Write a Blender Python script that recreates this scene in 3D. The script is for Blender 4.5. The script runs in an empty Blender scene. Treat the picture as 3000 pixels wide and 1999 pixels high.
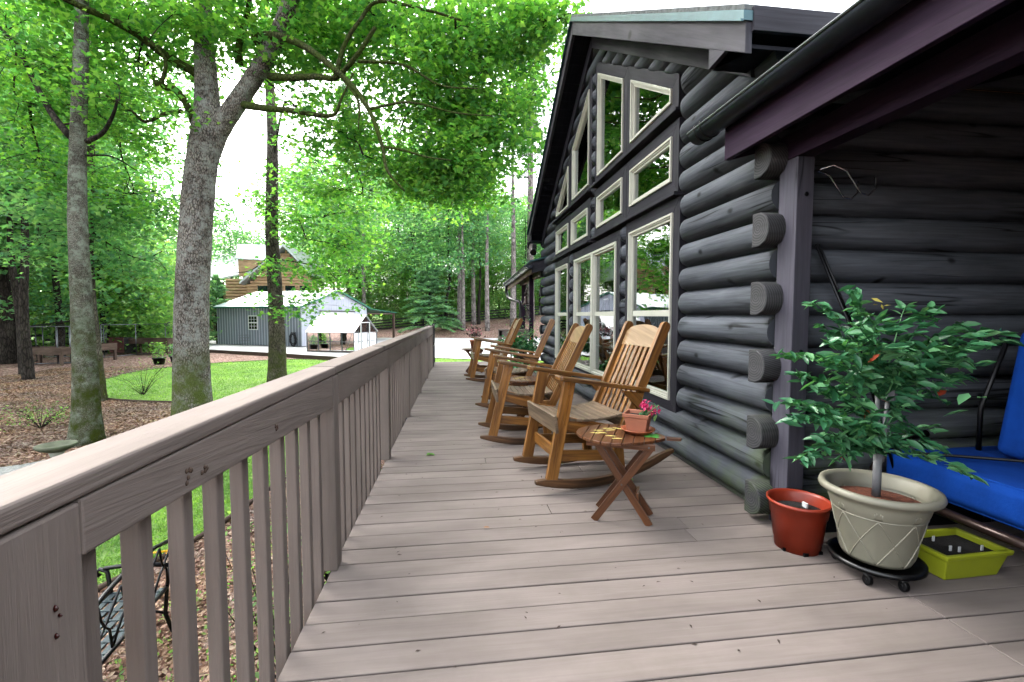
import bpy, bmesh, math, random
import numpy as np
from mathutils import Vector, Matrix
from mathutils.geometry import delaunay_2d_cdt
SC=bpy.context.scene; COL=SC.collection
R=math.radians
# ---------------------------------------------------------------- camera
YAW=math.atan(172/1333.); PIT=math.atan(76/1333.*math.cos(YAW)); CAMZ=1.2; FPX=1333.33
cd=bpy.data.cameras.new('camera'); cam=bpy.data.objects.new('camera',cd); COL.objects.link(cam)
cam.location=(0,0,CAMZ); cam.rotation_euler=(math.pi/2-PIT,0,-YAW)
cd.lens=16; cd.sensor_width=36; cd.clip_start=.05; cd.clip_end=900
SC.camera=cam
# ---------------------------------------------------------------- light: bright overcast sky, weak very soft sun
SUN_EL=R(46); SUN_AZ=R(-42)      # azimuth from +Y towards -X
w=bpy.data.worlds.new('World'); SC.world=w; w.use_nodes=True
nt=w.node_tree; nt.nodes.clear()
sky=nt.nodes.new('ShaderNodeTexSky'); sky.sky_type='NISHITA'; sky.sun_disc=False
sky.sun_elevation=SUN_EL; sky.sun_rotation=SUN_AZ; sky.dust_density=4; sky.air_density=1.2; sky.ozone_density=1
hs=nt.nodes.new('ShaderNodeHueSaturation'); hs.inputs['Saturation'].default_value=.26; hs.inputs['Value'].default_value=1.5
bg=nt.nodes.new('ShaderNodeBackground'); bg.inputs['Strength'].default_value=.15
wo=nt.nodes.new('ShaderNodeOutputWorld')
nt.links.new(sky.outputs[0],hs.inputs['Color']); nt.links.new(hs.outputs[0],bg.inputs[0]); nt.links.new(bg.outputs[0],wo.inputs[0])
sd=bpy.data.lights.new('sun','SUN'); sd.energy=.8; sd.angle=R(25); sd.color=(1,.96,.9)
sun=bpy.data.objects.new('sun',sd); COL.objects.link(sun)
_sv=Vector((math.sin(SUN_AZ)*math.cos(SUN_EL),math.cos(SUN_AZ)*math.cos(SUN_EL),math.sin(SUN_EL)))
sun.rotation_euler=_sv.to_track_quat('Z','Y').to_euler()
vs=SC.view_settings; vs.view_transform='Standard'; vs.look='None'; vs.exposure=2.3; vs.gamma=1; vs.use_curve_mapping=False
SC.cycles.max_bounces=8; SC.cycles.transparent_max_bounces=12; SC.cycles.diffuse_bounces=4

# ---------------------------------------------------------------- measuring helpers (photo pixel + a known real plane -> point)
_f=Vector((math.sin(YAW)*math.cos(PIT),math.cos(YAW)*math.cos(PIT),-math.sin(PIT)))
_r=Vector((math.cos(YAW),-math.sin(YAW),0)); _u=_r.cross(_f)
def _ray(x,y): return _f+_r*((x-1500)/FPX)-_u*((y-999.5)/FPX)
def onz(x,y,z=0):
    d=_ray(x,y); return Vector((0,0,CAMZ))+d*((z-CAMZ)/d.z)
def ony(x,y,Y):
    d=_ray(x,y); return Vector((0,0,CAMZ))+d*(Y/d.y)

# ---------------------------------------------------------------- object helpers
def tag(o,label=None,cat=None,group=None,kind=None):
    if label: o['label']=label
    if cat: o['category']=cat
    if group: o['group']=group
    if kind: o['kind']=kind
    return o
def thing(name,label,cat,loc=(0,0,0),rz=0,group=None):
    o=bpy.data.objects.new(name,None); COL.objects.link(o); o.empty_display_size=.1
    o.location=loc; o.rotation_euler=(0,0,rz); return tag(o,label,cat,group)
def copy_tree(o,parent=None):
    c=o.copy(); COL.objects.link(c)
    if parent is not None: c.parent=parent
    for ch in list(o.children): copy_tree(ch,c)
    return c
rnd=random.Random(7)
class MB:
    def __init__(s): s.v=[];s.f=[];s.uv=[];s.sm=[]
    def face(s,idx,uvs,sm=False): s.f.append(tuple(idx)); s.uv.append(uvs); s.sm.append(sm)
    def beam(s,p0,p1,w,h,up=(0,0,1),ext=0,skew=None):
        """box from p0 to p1; w = size across (perpendicular to up), h = size along up"""
        p0=Vector(p0);p1=Vector(p1);d=(p1-p0);L=d.length;d=d/L
        if ext: p0=p0-d*ext;p1=p1+d*ext;L+=2*ext
        up=Vector(up); sx=d.cross(up)
        if sx.length<1e-6: sx=d.cross(Vector((1,0,0)))
        sx.normalize(); u=sx.cross(d).normalized()
        b=len(s.v)
        for p in (p0,p1):
            for a,c in ((-1,-1),(1,-1),(1,1),(-1,1)): s.v.append(p+sx*(a*w/2)+u*(c*h/2))
        ou,ov=rnd.uniform(0,50),rnd.uniform(0,50)
        q=lambda i,j,k,l,wd,o: s.face((b+i,b+j,b+k,b+l),[(ou,ov+o),(ou,ov+o+wd),(ou+L,ov+o+wd),(ou+L,ov+o)])
        q(0,1,5,4,w,0);q(1,2,6,5,h,w);q(2,3,7,6,w,w+h);q(3,0,4,7,h,2*w+h)
        e=[(ou,ov),(ou+.02,ov),(ou+.02,ov+h),(ou,ov+h)]
        s.face((b+3,b+2,b+1,b),e);s.face((b+4,b+5,b+6,b+7),e)
        return s
    def box(s,x0,x1,y0,y1,z0,z1):
        d=[(x1-x0,0),(y1-y0,1),(z1-z0,2)];L,a=max(d)
        c=Vector(((x0+x1)/2,(y0+y1)/2,(z0+z1)/2)); e=Vector((0,0,0)); e[a]=L/2
        if a==2: return s.beam(c-e,c+e,y1-y0,x1-x0,up=(1,0,0))
        if a==0: return s.beam(c-e,c+e,y1-y0,z1-z0)
        return s.beam(c-e,c+e,x1-x0,z1-z0)
    def tube(s,pts,rad,n=8,cap=True):
        pts=[Vector(p) for p in pts]; b0=len(s.v)
        if not hasattr(rad,'__len__'): rad=[rad]*len(pts)
        ref=None;acc=0;ou=rnd.uniform(0,50);us=[]
        for i,p in enumerate(pts):
            t=(pts[min(i+1,len(pts)-1)]-pts[max(i-1,0)]).normalized()
            if ref is None:
                ref=t.cross(Vector((0,0,1)))
                if ref.length<.1: ref=t.cross(Vector((0,1,0)))
            ref=(ref-t*ref.dot(t)).normalized(); bn=t.cross(ref)
            if i: acc+=(p-pts[i-1]).length
            us.append(acc)
            for k in range(n):
                a=2*math.pi*k/n; s.v.append(p+ref*(math.cos(a)*rad[i])+bn*(math.sin(a)*rad[i]))
        per=2*math.pi*max(rad)
        for i in range(len(pts)-1):
            for k in range(n):
                k2=(k+1)%n; v0=per*k/n;v1=per*(k+1)/n
                s.face((b0+i*n+k,b0+i*n+k2,b0+(i+1)*n+k2,b0+(i+1)*n+k),[(ou+us[i],v0),(ou+us[i],v1),(ou+us[i+1],v1),(ou+us[i+1],v0)],True)
        if cap:
            s.face([b0+k for k in range(n)][::-1],[(0,0)]*n);s.face([b0+(len(pts)-1)*n+k for k in range(n)],[(0,0)]*n)
        return s
    def lathe(s,prof,c=(0,0,0),n=32,sm=True):
        c=Vector(c);b=len(s.v)
        for r,z in prof:
            for k in range(n):
                a=2*math.pi*k/n;s.v.append(c+Vector((r*math.cos(a),r*math.sin(a),z)))
        for i in range(len(prof)-1):
            for k in range(n):
                k2=(k+1)%n
                s.face((b+i*n+k,b+i*n+k2,b+(i+1)*n+k2,b+(i+1)*n+k),[(k/n,i*.1),((k+1)/n,i*.1),((k+1)/n,i*.1+.1),(k/n,i*.1+.1)],sm)
        return s
    def prism(s,poly,ext,flat=None):
        """poly: 3D points (planar), ext: extrusion vector"""
        ext=Vector(ext);b=len(s.v);n=len(poly);P=[Vector(p) for p in poly]
        for p in P:s.v.append(p)
        for p in P:s.v.append(p+ext)
        ou,ov=rnd.uniform(0,50),rnd.uniform(0,50)
        nn=Vector((0,0,0))
        for i in range(n): nn+=P[i].cross(P[(i+1)%n])
        nn.normalize(); far=max(range(n),key=lambda i:(P[i]-P[0]).length)
        ax=(P[far]-P[0]).normalized(); ay=nn.cross(ax)
        uv=[(ou+(p-P[0]).dot(ax),ov+(p-P[0]).dot(ay)) for p in P]
        s.face(range(n-1,-1,-1) if nn.dot(ext)>0 else range(n),uv[::-1] if nn.dot(ext)>0 else uv)
        s.face(range(b+n,b+2*n),uv) if False else None
        s.f[-1]=tuple(b+i for i in s.f[-1])
        t=[b+n+i for i in range(n)]
        if nn.dot(ext)>0: s.face(t,uv)
        else: s.face(t[::-1],uv[::-1])
        acc=0;E=ext.length
        for i in range(n):
            j=(i+1)%n;l=(P[j]-P[i]).length
            q=(b+i,b+j,b+n+j,b+n+i) if nn.dot(ext)>0 else (b+j,b+i,b+n+i,b+n+j)
            if l>E: uu=[(ou+acc,ov),(ou+acc+l,ov),(ou+acc+l,ov+E),(ou+acc,ov+E)]
            else: uu=[(ou,ov+acc),(ou,ov+acc+l),(ou+E,ov+acc+l),(ou+E,ov+acc)]
            if nn.dot(ext)<=0: uu=[uu[1],uu[0],uu[3],uu[2]]
            s.face(q,uu);acc+=l
        return s
    def quad(s,a,b_,c,d,uv=((0,0),(1,0),(1,1),(0,1))):
        b=len(s.v);s.v+= [Vector(a),Vector(b_),Vector(c),Vector(d)];s.face((b,b+1,b+2,b+3),list(uv));return s
    def xf(s,M,start=0):
        for i in range(start,len(s.v)): s.v[i]=M@Vector(s.v[i])
        return s
    def build(s,name,mat,parent=None,bevel=0,smooth=None,seg=2,label=None):
        me=bpy.data.meshes.new(name); me.from_pydata([tuple(v) for v in s.v],[],s.f)
        ul=me.uv_layers.new(name='UV'); flat=[c for fu in s.uv for p in fu for c in p]; ul.data.foreach_set('uv',flat)
        me.polygons.foreach_set('use_smooth',[bool(x) if smooth is None else smooth for x in s.sm])
        if mat: me.materials.append(mat)
        me.update()
        o=bpy.data.objects.new(name,me); COL.objects.link(o)
        if parent is not None: o.parent=parent
        if bevel:
            m=o.modifiers.new('bevel','BEVEL');m.width=bevel;m.segments=seg;m.limit_method='ANGLE';m.angle_limit=R(40);m.harden_normals=False
        if label:o['label']=label
        return o

# ---------------------------------------------------------------- materials
def mat_new(name):
    m=bpy.data.materials.new(name);m.use_nodes=True;n=m.node_tree;n.nodes.clear()
    out=n.nodes.new('ShaderNodeOutputMaterial');b=n.nodes.new('ShaderNodeBsdfPrincipled');n.links.new(b.outputs[0],out.inputs[0])
    return m,n,b,out
def N(n,t,**kw):
    x=n.nodes.new('ShaderNode'+t)
    for k,v in kw.items():
        if k in x.inputs: x.inputs[k].default_value=v
        else: setattr(x,k,v)
    return x
def ramp(n,fac,stops,interp='LINEAR'):
    r=n.nodes.new('ShaderNodeValToRGB');r.color_ramp.interpolation=interp
    e=r.color_ramp.elements
    while len(e)<len(stops): e.new(.5)
    for i,(p,c) in enumerate(stops):
        e[i].position=p;e[i].color=(*c,1) if len(c)==3 else c
    n.links.new(fac,r.inputs[0]);return r
def mix(n,fac,a,b,bt='MIX'):
    m=n.nodes.new('ShaderNodeMix');m.data_type='RGBA';m.blend_type=bt
    for s,v in ((m.inputs[0],fac),(m.inputs[6],a),(m.inputs[7],b)):
        if hasattr(v,'links') or hasattr(v,'is_linked'): n.links.new(v,s)
        elif isinstance(v,(int,float)): s.default_value=v
        else: s.default_value=(*v,1)
    return m.outputs[2]
def bump(n,h,b,strength=.3,dist=.01,prev=None):
    x=n.nodes.new('ShaderNodeBump');x.inputs['Strength'].default_value=strength;x.inputs['Distance'].default_value=dist
    n.links.new(h,x.inputs['Height'])
    if prev is not None: n.links.new(prev,x.inputs['Normal'])
    if b is not None: n.links.new(x.outputs[0],b.inputs['Normal'])
    return x.outputs[0]
def noise(n,vec,scale=5,detail=4,rough=.6,dist=0):
    x=n.nodes.new('ShaderNodeTexNoise');x.inputs['Scale'].default_value=scale;x.inputs['Detail'].default_value=detail
    x.inputs['Roughness'].default_value=rough;x.inputs['Distortion'].default_value=dist
    if vec is not None:n.links.new(vec,x.inputs['Vector'])
    return x.outputs[0]
def mapping(n,vec,sc):
    m=n.nodes.new('ShaderNodeMapping');m.inputs['Scale'].default_value=sc;n.links.new(vec,m.inputs['Vector']);return m.outputs[0]
def tc(n,which='Object'): return n.nodes.new('ShaderNodeTexCoord').outputs[which]
def wood(name,dark,light,rough=.55,grain=1.,bumps=.25,knots=0,coat=0,dirt=0,cracks=0,blotch=.5,moss=None,spec=.5):
    """UV: u runs along the grain in metres"""
    m,n,b,o=mat_new(name); uv=tc(n,'UV')
    g=noise(n,mapping(n,uv,(3*grain,55*grain,1)),1,5,.65,.6)
    lowf=noise(n,mapping(n,uv,(1.1,3.5,1)),1,3,.5,.3)
    r=ramp(n,g,[(.3,dark),(.7,light)]); col=r.outputs[0]
    l2=ramp(n,lowf,[(.3,(1-blotch*.55,)*3),(.7,(1+blotch*.25,)*3)])
    col=mix(n,1,col,l2.outputs[0],'MULTIPLY')
    h=g
    if knots:
        v=N(n,'TexVoronoi',Scale=1.0);v.voronoi_dimensions='2D';n.links.new(mapping(n,uv,(knots,knots*1.25,1)),v.inputs['Vector']);v.inputs['Randomness'].default_value=1
        k=ramp(n,v.outputs['Distance'],[(.02,(1,1,1)),(.06,(0,0,0))])
        col=mix(n,k.outputs[0],col,tuple(c*.25 for c in dark))
    if cracks:
        wv=noise(n,mapping(n,uv,(.55,9,1)),1,2,.5,.2)
        ck=ramp(n,wv,[(.462,(0,0,0)),(.49,(1,1,1)),(.518,(0,0,0))])
        mk=ramp(n,noise(n,mapping(n,uv,(.8,1.3,1)),1,2),[(.5,(0,0,0)),(.56,(cracks,)*3)])
        f=mix(n,1,ck.outputs[0],mk.outputs[0],'MULTIPLY')
        col=mix(n,f,col,tuple(c*.08 for c in dark))
    if dirt:
        d=ramp(n,noise(n,tc(n),2.2,6,.7),[(.45,(0,0,0)),(.75,(dirt,)*3)])
        col=mix(n,d.outputs[0],col,(.12,.10,.08))
    if moss is not None:
        P=tc(n); sx=n.nodes.new('ShaderNodeSeparateXYZ');n.links.new(P,sx.inputs[0])
        zr=n.nodes.new('ShaderNodeMapRange');n.links.new(sx.outputs[2],zr.inputs[0]);zr.inputs[1].default_value=.75;zr.inputs[2].default_value=.0;zr.inputs[3].default_value=0;zr.inputs[4].default_value=1
        yr=n.nodes.new('ShaderNodeMapRange');n.links.new(sx.outputs[1],yr.inputs[0]);yr.inputs[1].default_value=3.6;yr.inputs[2].default_value=2.5;yr.inputs[3].default_value=0.1;yr.inputs[4].default_value=1
        nn=ramp(n,noise(n,P,4.5,5,.6),[(.42,(0,0,0)),(.7,(1,1,1))])
        f=mix(n,1,nn.outputs[0],zr.outputs[0],'MULTIPLY');f=mix(n,1,f,yr.outputs[0],'MULTIPLY')
        col=mix(n,f,col,moss)
    n.links.new(col,b.inputs['Base Color'])
    rr=ramp(n,lowf,[(.3,(rough+.12,)*3),(.7,(rough-.1,)*3)]);n.links.new(rr.outputs[0],b.inputs['Roughness'])
    b.inputs['Specular IOR Level'].default_value=spec
    b.inputs['Coat Weight'].default_value=coat;b.inputs['Coat Roughness'].default_value=.25
    bump(n,h,b,bumps,.004)
    return m
def plain(name,col,rough=.5,metal=0,var=.15,scale=6,bumps=.05,emit=None,estr=1,spec=.5,dirt=None,sss=0):
    m,n,b,o=mat_new(name);P=tc(n);x=noise(n,P,scale,5,.6)
    r=ramp(n,x,[(.3,tuple(c*(1-var) for c in col)),(.7,tuple(min(1,c*(1+var)) for c in col))]);c=r.outputs[0]
    if dirt:
        d=ramp(n,noise(n,P,scale*.6,6,.75),[(.52,(0,0,0)),(.7,(.8,.8,.8))]);c=mix(n,d.outputs[0],c,dirt)
    n.links.new(c,b.inputs['Base Color']);b.inputs['Roughness'].default_value=rough;b.inputs['Metallic'].default_value=metal
    b.inputs['Specular IOR Level'].default_value=spec
    bump(n,noise(n,P,scale*12,3),b,bumps,.003)
    if emit: b.inputs['Emission Color'].default_value=(*emit,1);b.inputs['Emission Strength'].default_value=estr
    return m
def leafmat(name,c1,c2,c3,trans=.45,rough=.5,gloss=.35):
    m,n,b,o=mat_new(name)
    g=n.nodes.new('ShaderNodeNewGeometry')
    big=noise(n,tc(n),.9,3,.6)
    r=ramp(n,g.outputs['Random Per Island'],[(0,c1),(.55,c2),(1,c3)])
    r2=ramp(n,big,[(.35,(.70,.76,.80)),(.65,(1.25,1.18,1.0))])
    col=mix(n,1,r.outputs[0],r2.outputs[0],'MULTIPLY')
    n.links.new(col,b.inputs['Base Color']);b.inputs['Roughness'].default_value=rough;b.inputs['Specular IOR Level'].default_value=gloss
    t=n.nodes.new('ShaderNodeBsdfTranslucent');tc2=mix(n,1,col,(1.15,1.35,.55),'MULTIPLY');n.links.new(tc2,t.inputs[0])
    ms=n.nodes.new('ShaderNodeMixShader');ms.inputs[0].default_value=trans
    n.links.new(b.outputs[0],ms.inputs[1]);n.links.new(t.outputs[0],ms.inputs[2]);n.links.new(ms.outputs[0],o.inputs[0])
    return m
def bark(name,dark,light,sc=14,lichen=None,moss=None,vs=.35,mossz=1.2):
    m,n,b,o=mat_new(name);P=tc(n)
    v=N(n,'TexVoronoi',feature='DISTANCE_TO_EDGE');v.inputs['Scale'].default_value=sc;v.inputs['Randomness'].default_value=1
    pm=mapping(n,P,(1,1,vs));pd=n.nodes.new('ShaderNodeMix');pd.data_type='VECTOR';pd.inputs[0].default_value=.06
    nz=n.nodes.new('ShaderNodeTexNoise');nz.inputs['Scale'].default_value=3;n.links.new(pm,nz.inputs['Vector'])
    n.links.new(pm,pd.inputs[4]);n.links.new(nz.outputs[1],pd.inputs[5]);n.links.new(pd.outputs[1],v.inputs['Vector'])
    e=ramp(n,v.outputs['Distance'],[(.0,(0,0,0)),(.2,(1,1,1))])
    fine=noise(n,mapping(n,P,(1,1,.4)),sc*3,5,.7)
    c=mix(n,e.outputs[0],dark,light)
    c=mix(n,ramp(n,fine,[(.35,(.55,)*3),(.65,(1.2,)*3)]).outputs[0],(0,0,0),c,'MULTIPLY') if False else mix(n,1,c,ramp(n,fine,[(.35,(.6,)*3),(.65,(1.2,)*3)]).outputs[0],'MULTIPLY')
    c=mix(n,1,c,ramp(n,noise(n,P,1.7,5,.65),[(.35,(.5,.47,.45)),(.62,(1.12,1.1,1.08))]).outputs[0],'MULTIPLY')
    if lichen:
        l=ramp(n,noise(n,P,5,8,.8),[(.48,(0,0,0)),(.6,(.85,)*3)]);c=mix(n,l.outputs[0],c,lichen)
    if moss:
        sx=n.nodes.new('ShaderNodeSeparateXYZ');n.links.new(P,sx.inputs[0])
        zr=n.nodes.new('ShaderNodeMapRange');n.links.new(sx.outputs[2],zr.inputs[0]);zr.inputs[1].default_value=mossz;zr.inputs[2].default_value=-.3;zr.inputs[3].default_value=0;zr.inputs[4].default_value=1
        nn=ramp(n,noise(n,P,3,6,.7),[(.35,(0,0,0)),(.6,(1,1,1))]);f=mix(n,1,nn.outputs[0],zr.outputs[0],'MULTIPLY');c=mix(n,f,c,moss)
    n.links.new(c,b.inputs['Base Color']);b.inputs['Roughness'].default_value=.9;b.inputs['Specular IOR Level'].default_value=.2
    hh=mix(n,.35,e.outputs[0],fine);bump(n,hh,b,.8,.03)
    return m
M={}
M['rail']=wood('taupe_painted_wood',(.222,.181,.159),(.255,.212,.188),.78,1,.8,knots=.7,dirt=.15,blotch=.3,spec=.2)
M['railshade']=M['rail']
M['deck']=wood('taupe_deck_paint',(.182,.150,.136),(.215,.180,.163),.78,.8,.35,dirt=.35,blotch=.5,spec=.25)
M['log']=wood('grey_stained_log',(.050,.055,.066),(.108,.117,.138),.68,.7,.7,knots=1.6,cracks=1,blotch=.6,moss=(.10,.14,.05),spec=.25)
M['logend']=wood('grey_stained_log_end',(.04,.039,.042),(.075,.073,.078),.7,.5,.4,blotch=.5,moss=(.09,.13,.045))
def _rings():
    m=M['logend'];n=m.node_tree;b=[x for x in n.nodes if x.type=='BSDF_PRINCIPLED'][0];src=b.inputs['Base Color'].links[0].from_socket
    wv=n.nodes.new('ShaderNodeTexWave');wv.wave_type='RINGS';wv.rings_direction='Z';wv.inputs['Scale'].default_value=22;wv.inputs['Distortion'].default_value=1.2;wv.inputs['Detail'].default_value=3;n.links.new(tc(n,'UV'),wv.inputs['Vector'])
    c=mix(n,1,src,ramp(n,wv.outputs[1],[(.2,(.55,)*3),(.8,(1.15,)*3)]).outputs[0],'MULTIPLY');n.links.new(c,b.inputs['Base Color'])
_rings()
M['trim']=wood('dark_grey_trim',(.020,.019,.025),(.040,.038,.048),.6,.8,.3,blotch=.4,spec=.2)
M['fascia']=wood('grey_brown_fascia',(.036,.034,.042),(.062,.059,.072),.6,.8,.25,knots=1.0,blotch=.5,spec=.2)
M['porchwood']=wood('purple_brown_stain',(.022,.012,.024),(.040,.022,.043),.6,.8,.25,knots=.8,blotch=.4,spec=.12)
M['post']=wood('grey_violet_post',(.065,.061,.078),(.10,.094,.118),.6,.8,.3,knots=.7,cracks=.8,blotch=.4,spec=.2)
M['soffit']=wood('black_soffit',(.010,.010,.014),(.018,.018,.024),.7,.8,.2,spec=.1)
M['cream']=plain('cream_vinyl',(.50,.495,.43),.35,var=.05)
M['greenmetal']=plain('green_drip_metal',(.045,.11,.125),.35,.3,var=.2)
M['shingle']=plain('grey_shingles',(.10,.11,.11),.85,var=.5,scale=30,bumps=.6)
M['gutter']=plain('dark_bronze_gutter',(.03,.034,.05),.3,.4,var=.3,scale=8)
M['galv']=plain('galvanised_metal',(.16,.17,.18),.4,.8,var=.2)
M['steel']=plain('bright_steel',(.5,.5,.54),.25,.9,var=.1)
M['black']=plain('black_metal',(.012,.012,.014),.4,.3,var=.2)
M['blackplastic']=plain('black_plastic',(.01,.01,.011),.35)
M['chair']=wood('varnished_chair_wood',(.10,.032,.008),(.42,.185,.04),.36,.8,.25,knots=1.3,coat=.45,blotch=.9)
M['chairseat']=wood('weathered_seat_wood',(.10,.065,.04),(.27,.19,.125),.5,.8,.3,coat=.2,blotch=.9)
M['chaircrest']=wood('pale_crest_wood',(.22,.12,.05),(.38,.24,.12),.35,.6,.15,coat=.4,blotch=.6)
M['rocker']=wood('worn_rocker_wood',(.05,.022,.010),(.20,.095,.04),.42,.8,.3,coat=.3,blotch=1.)
M['tablewood']=wood('red_brown_table_wood',(.085,.030,.012),(.23,.085,.032),.35,.8,.25,coat=.45,blotch=.7)
M['terracotta']=plain('terracotta',(.38,.14,.08),.7,var=.12)
M['terracottadark']=plain('terracotta_saucer',(.33,.09,.035),.5,var=.12)
M['redplastic']=plain('red_plastic_pot',(.30,.035,.015),.35,var=.12)
M['beige']=plain('beige_resin_pot',(.25,.235,.18),.5,var=.1,scale=3)
M['resin']=plain('dark_resin',(.05,.008,.006),.2)
M['lime']=plain('lime_plastic',(.34,.38,.02),.4,var=.05)
M['soil']=plain('dark_soil',(.010,.008,.007),.95,var=.6,scale=60,bumps=1)
M['bark_mulch']=plain('red_bark_mulch',(.13,.035,.015),.9,var=.7,scale=45,bumps=1)
M['pvc']=plain('grey_pipe',(.17,.17,.18),.5,var=.2,scale=10)
M['blue']=plain('blue_cushion_fabric',(.003,.05,.30),.9,var=.22,scale=5,bumps=.6,spec=.2)
M['brownmetal']=plain('brown_frame_metal',(.05,.03,.025),.3,.4)
M['concrete']=plain('pale_concrete',(.46,.455,.45),.85,var=.1,scale=.8,bumps=.2,dirt=(.40,.39,.37))
M['gravel']=plain('grey_gravel_path',(.27,.27,.26),.95,var=.45,scale=25,bumps=.8,dirt=(.12,.12,.08))
M['metalwall']=plain('blue_grey_metal_siding',(.20,.225,.27),.45,.1,var=.06,scale=1)
M['metalwall2']=plain('white_metal_siding',(.52,.54,.62),.5,.1,var=.05,scale=1)
M['whiteroof']=plain('white_metal_roof',(.62,.64,.68),.4,.1,var=.05,scale=2)
M['paleroof']=plain('pale_green_roof',(.34,.41,.41),.5,.1,var=.1,scale=3,dirt=(.30,.35,.33))
M['white']=plain('white_paint',(.75,.75,.75),.4,var=.04)
M['glassdark']=plain('dark_window_glass',(.015,.025,.035),.08,var=.3,spec=.8)
M['orangelog']=wood('honey_log_siding',(.38,.22,.11),(.58,.39,.23),.6,.6,.3,blotch=.6)
M['fencewood']=wood('black_stained_fence',(.012,.011,.010),(.028,.026,.024),.8,.8,.3)
M['oldwood']=wood('weathered_timber',(.07,.04,.028),(.15,.10,.07),.8,.8,.3)
M['edging']=wood('brown_edging',(.05,.03,.02),(.10,.065,.045),.85,.8,.3)
M['oakbark']=bark('oak_bark',(.035,.028,.023),(.34,.31,.28),30,lichen=(.33,.345,.32),moss=(.10,.13,.03),vs=.42,mossz=.6)
M['mossbark']=bark('mossy_bark',(.06,.055,.045),(.26,.26,.215),55,lichen=(.30,.35,.28),moss=(.055,.075,.008),vs=.5,mossz=2.6)
M['greybark']=bark('grey_brown_bark',(.04,.033,.027),(.22,.195,.165),32,moss=(.07,.08,.02),vs=.22,mossz=.8)
M['darkbark']=bark('dark_bark',(.018,.015,.013),(.07,.06,.05),14,vs=.25)
M['pinebark']=bark('pale_pine_bark',(.15,.13,.125),(.42,.38,.365),9,vs=.25)
M['mosslimb']=bark('mossy_limb_bark',(.03,.03,.015),(.10,.11,.05),16,moss=(.05,.08,.01),vs=.5,mossz=50)
M['leafA']=leafmat('oak_leaves',(.09,.27,.10),(.18,.41,.11),(.33,.54,.14),.6)
M['leafB']=leafmat('woodland_leaves',(.12,.31,.20),(.20,.42,.25),(.33,.53,.29),.6)
M['leafC']=leafmat('yellow_green_leaves',(.18,.38,.16),(.28,.48,.18),(.40,.56,.22),.6)
M['needle']=leafmat('conifer_needles',(.15,.34,.22),(.23,.44,.28),(.33,.53,.32),.5)
M['pineneedle']=leafmat('pine_needles',(.09,.20,.12),(.15,.29,.17),(.22,.38,.2),.4)
M['potleaf']=leafmat('glossy_pot_plant_leaves',(.035,.15,.07),(.07,.26,.12),(.20,.46,.22),.35,.35,.6)
M['grass']=leafmat('lawn_grass',(.19,.37,.09),(.28,.47,.12),(.40,.57,.18),.4)
M['petal']=plain('magenta_petals',(.5,.01,.10),.5)
M['pinkpetal']=plain('pale_pink_petals',(.65,.25,.28),.5)
M['orangepetal']=plain('orange_petals',(.8,.10,.02),.5)
M['yellowpaint']=plain('yellow_paint_marks',(.62,.5,.16),.5)
M['greenpaint']=plain('green_paint_marks',(.12,.45,.08),.5)
M['whitemark']=plain('white_plant_label',(.7,.7,.7),.5)
def _glass(name,tint,refl):
    m,n,b,o=mat_new(name)
    t=n.nodes.new('ShaderNodeBsdfTransparent');t.inputs[0].default_value=(*tint,1)
    g=n.nodes.new('ShaderNodeBsdfGlossy');g.inputs['Roughness'].default_value=.015;g.inputs[0].default_value=(.95,.97,1,1)
    wv=bump(n,noise(n,tc(n),2.2,2,.4),None,.04,.05);n.links.new(wv,g.inputs['Normal'])
    f=n.nodes.new('ShaderNodeFresnel');f.inputs[0].default_value=1.9
    mr=n.nodes.new('ShaderNodeMath');mr.operation='MULTIPLY_ADD';n.links.new(f.outputs[0],mr.inputs[0]);mr.inputs[1].default_value=1.;mr.inputs[2].default_value=refl;mr.use_clamp=True
    ms=n.nodes.new('ShaderNodeMixShader');n.links.new(mr.outputs[0],ms.inputs[0]);n.links.new(t.outputs[0],ms.inputs[1]);n.links.new(g.outputs[0],ms.inputs[2]);n.links.new(ms.outputs[0],o.inputs[0])
    return m
M['glass']=_glass('window_glass',(.42,.52,.50),.18)
M['clearglass']=_glass('greenhouse_glass',(.93,.97,.95),.0)
def litter_mat():
    m,n,b,o=mat_new('leaf_litter');P=tc(n)
    v=N(n,'TexVoronoi');v.inputs['Scale'].default_value=16;n.links.new(P,v.inputs['Vector'])
    v2=N(n,'TexVoronoi');v2.inputs['Scale'].default_value=31;n.links.new(P,v2.inputs['Vector'])
    sx=n.nodes.new('ShaderNodeSeparateColor');n.links.new(v.outputs['Color'],sx.inputs[0])
    r=ramp(n,sx.outputs[0],[(0,(.12,.065,.05)),(.35,(.24,.145,.115)),(.7,(.36,.24,.20)),(1,(.50,.39,.34))])
    sx2=n.nodes.new('ShaderNodeSeparateColor');n.links.new(v2.outputs['Color'],sx2.inputs[0])
    r2=ramp(n,sx2.outputs[1],[(0,(.5,)*3),(1,(1.3,)*3)])
    c=mix(n,1,r.outputs[0],r2.outputs[0],'MULTIPLY')
    lo=ramp(n,noise(n,P,.35,4,.6),[(.35,(.75,.74,.7)),(.65,(1.2,1.15,1.1))]);c=mix(n,1,c,lo.outputs[0],'MULTIPLY')
    gr=ramp(n,noise(n,P,.55,5,.7),[(.58,(0,0,0)),(.72,(.45,)*3)]);c=mix(n,gr.outputs[0],c,(.13,.15,.06))
    # the pasture beyond the rail fence is grass
    s=n.nodes.new('ShaderNodeSeparateXYZ');n.links.new(P,s.inputs[0])
    n.links.new(c,b.inputs['Base Color']);b.inputs['Roughness'].default_value=.95;b.inputs['Specular IOR Level'].default_value=.15
    bump(n,v.outputs['Distance'],b,.9,.03);return m
M['litter']=litter_mat()
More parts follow.
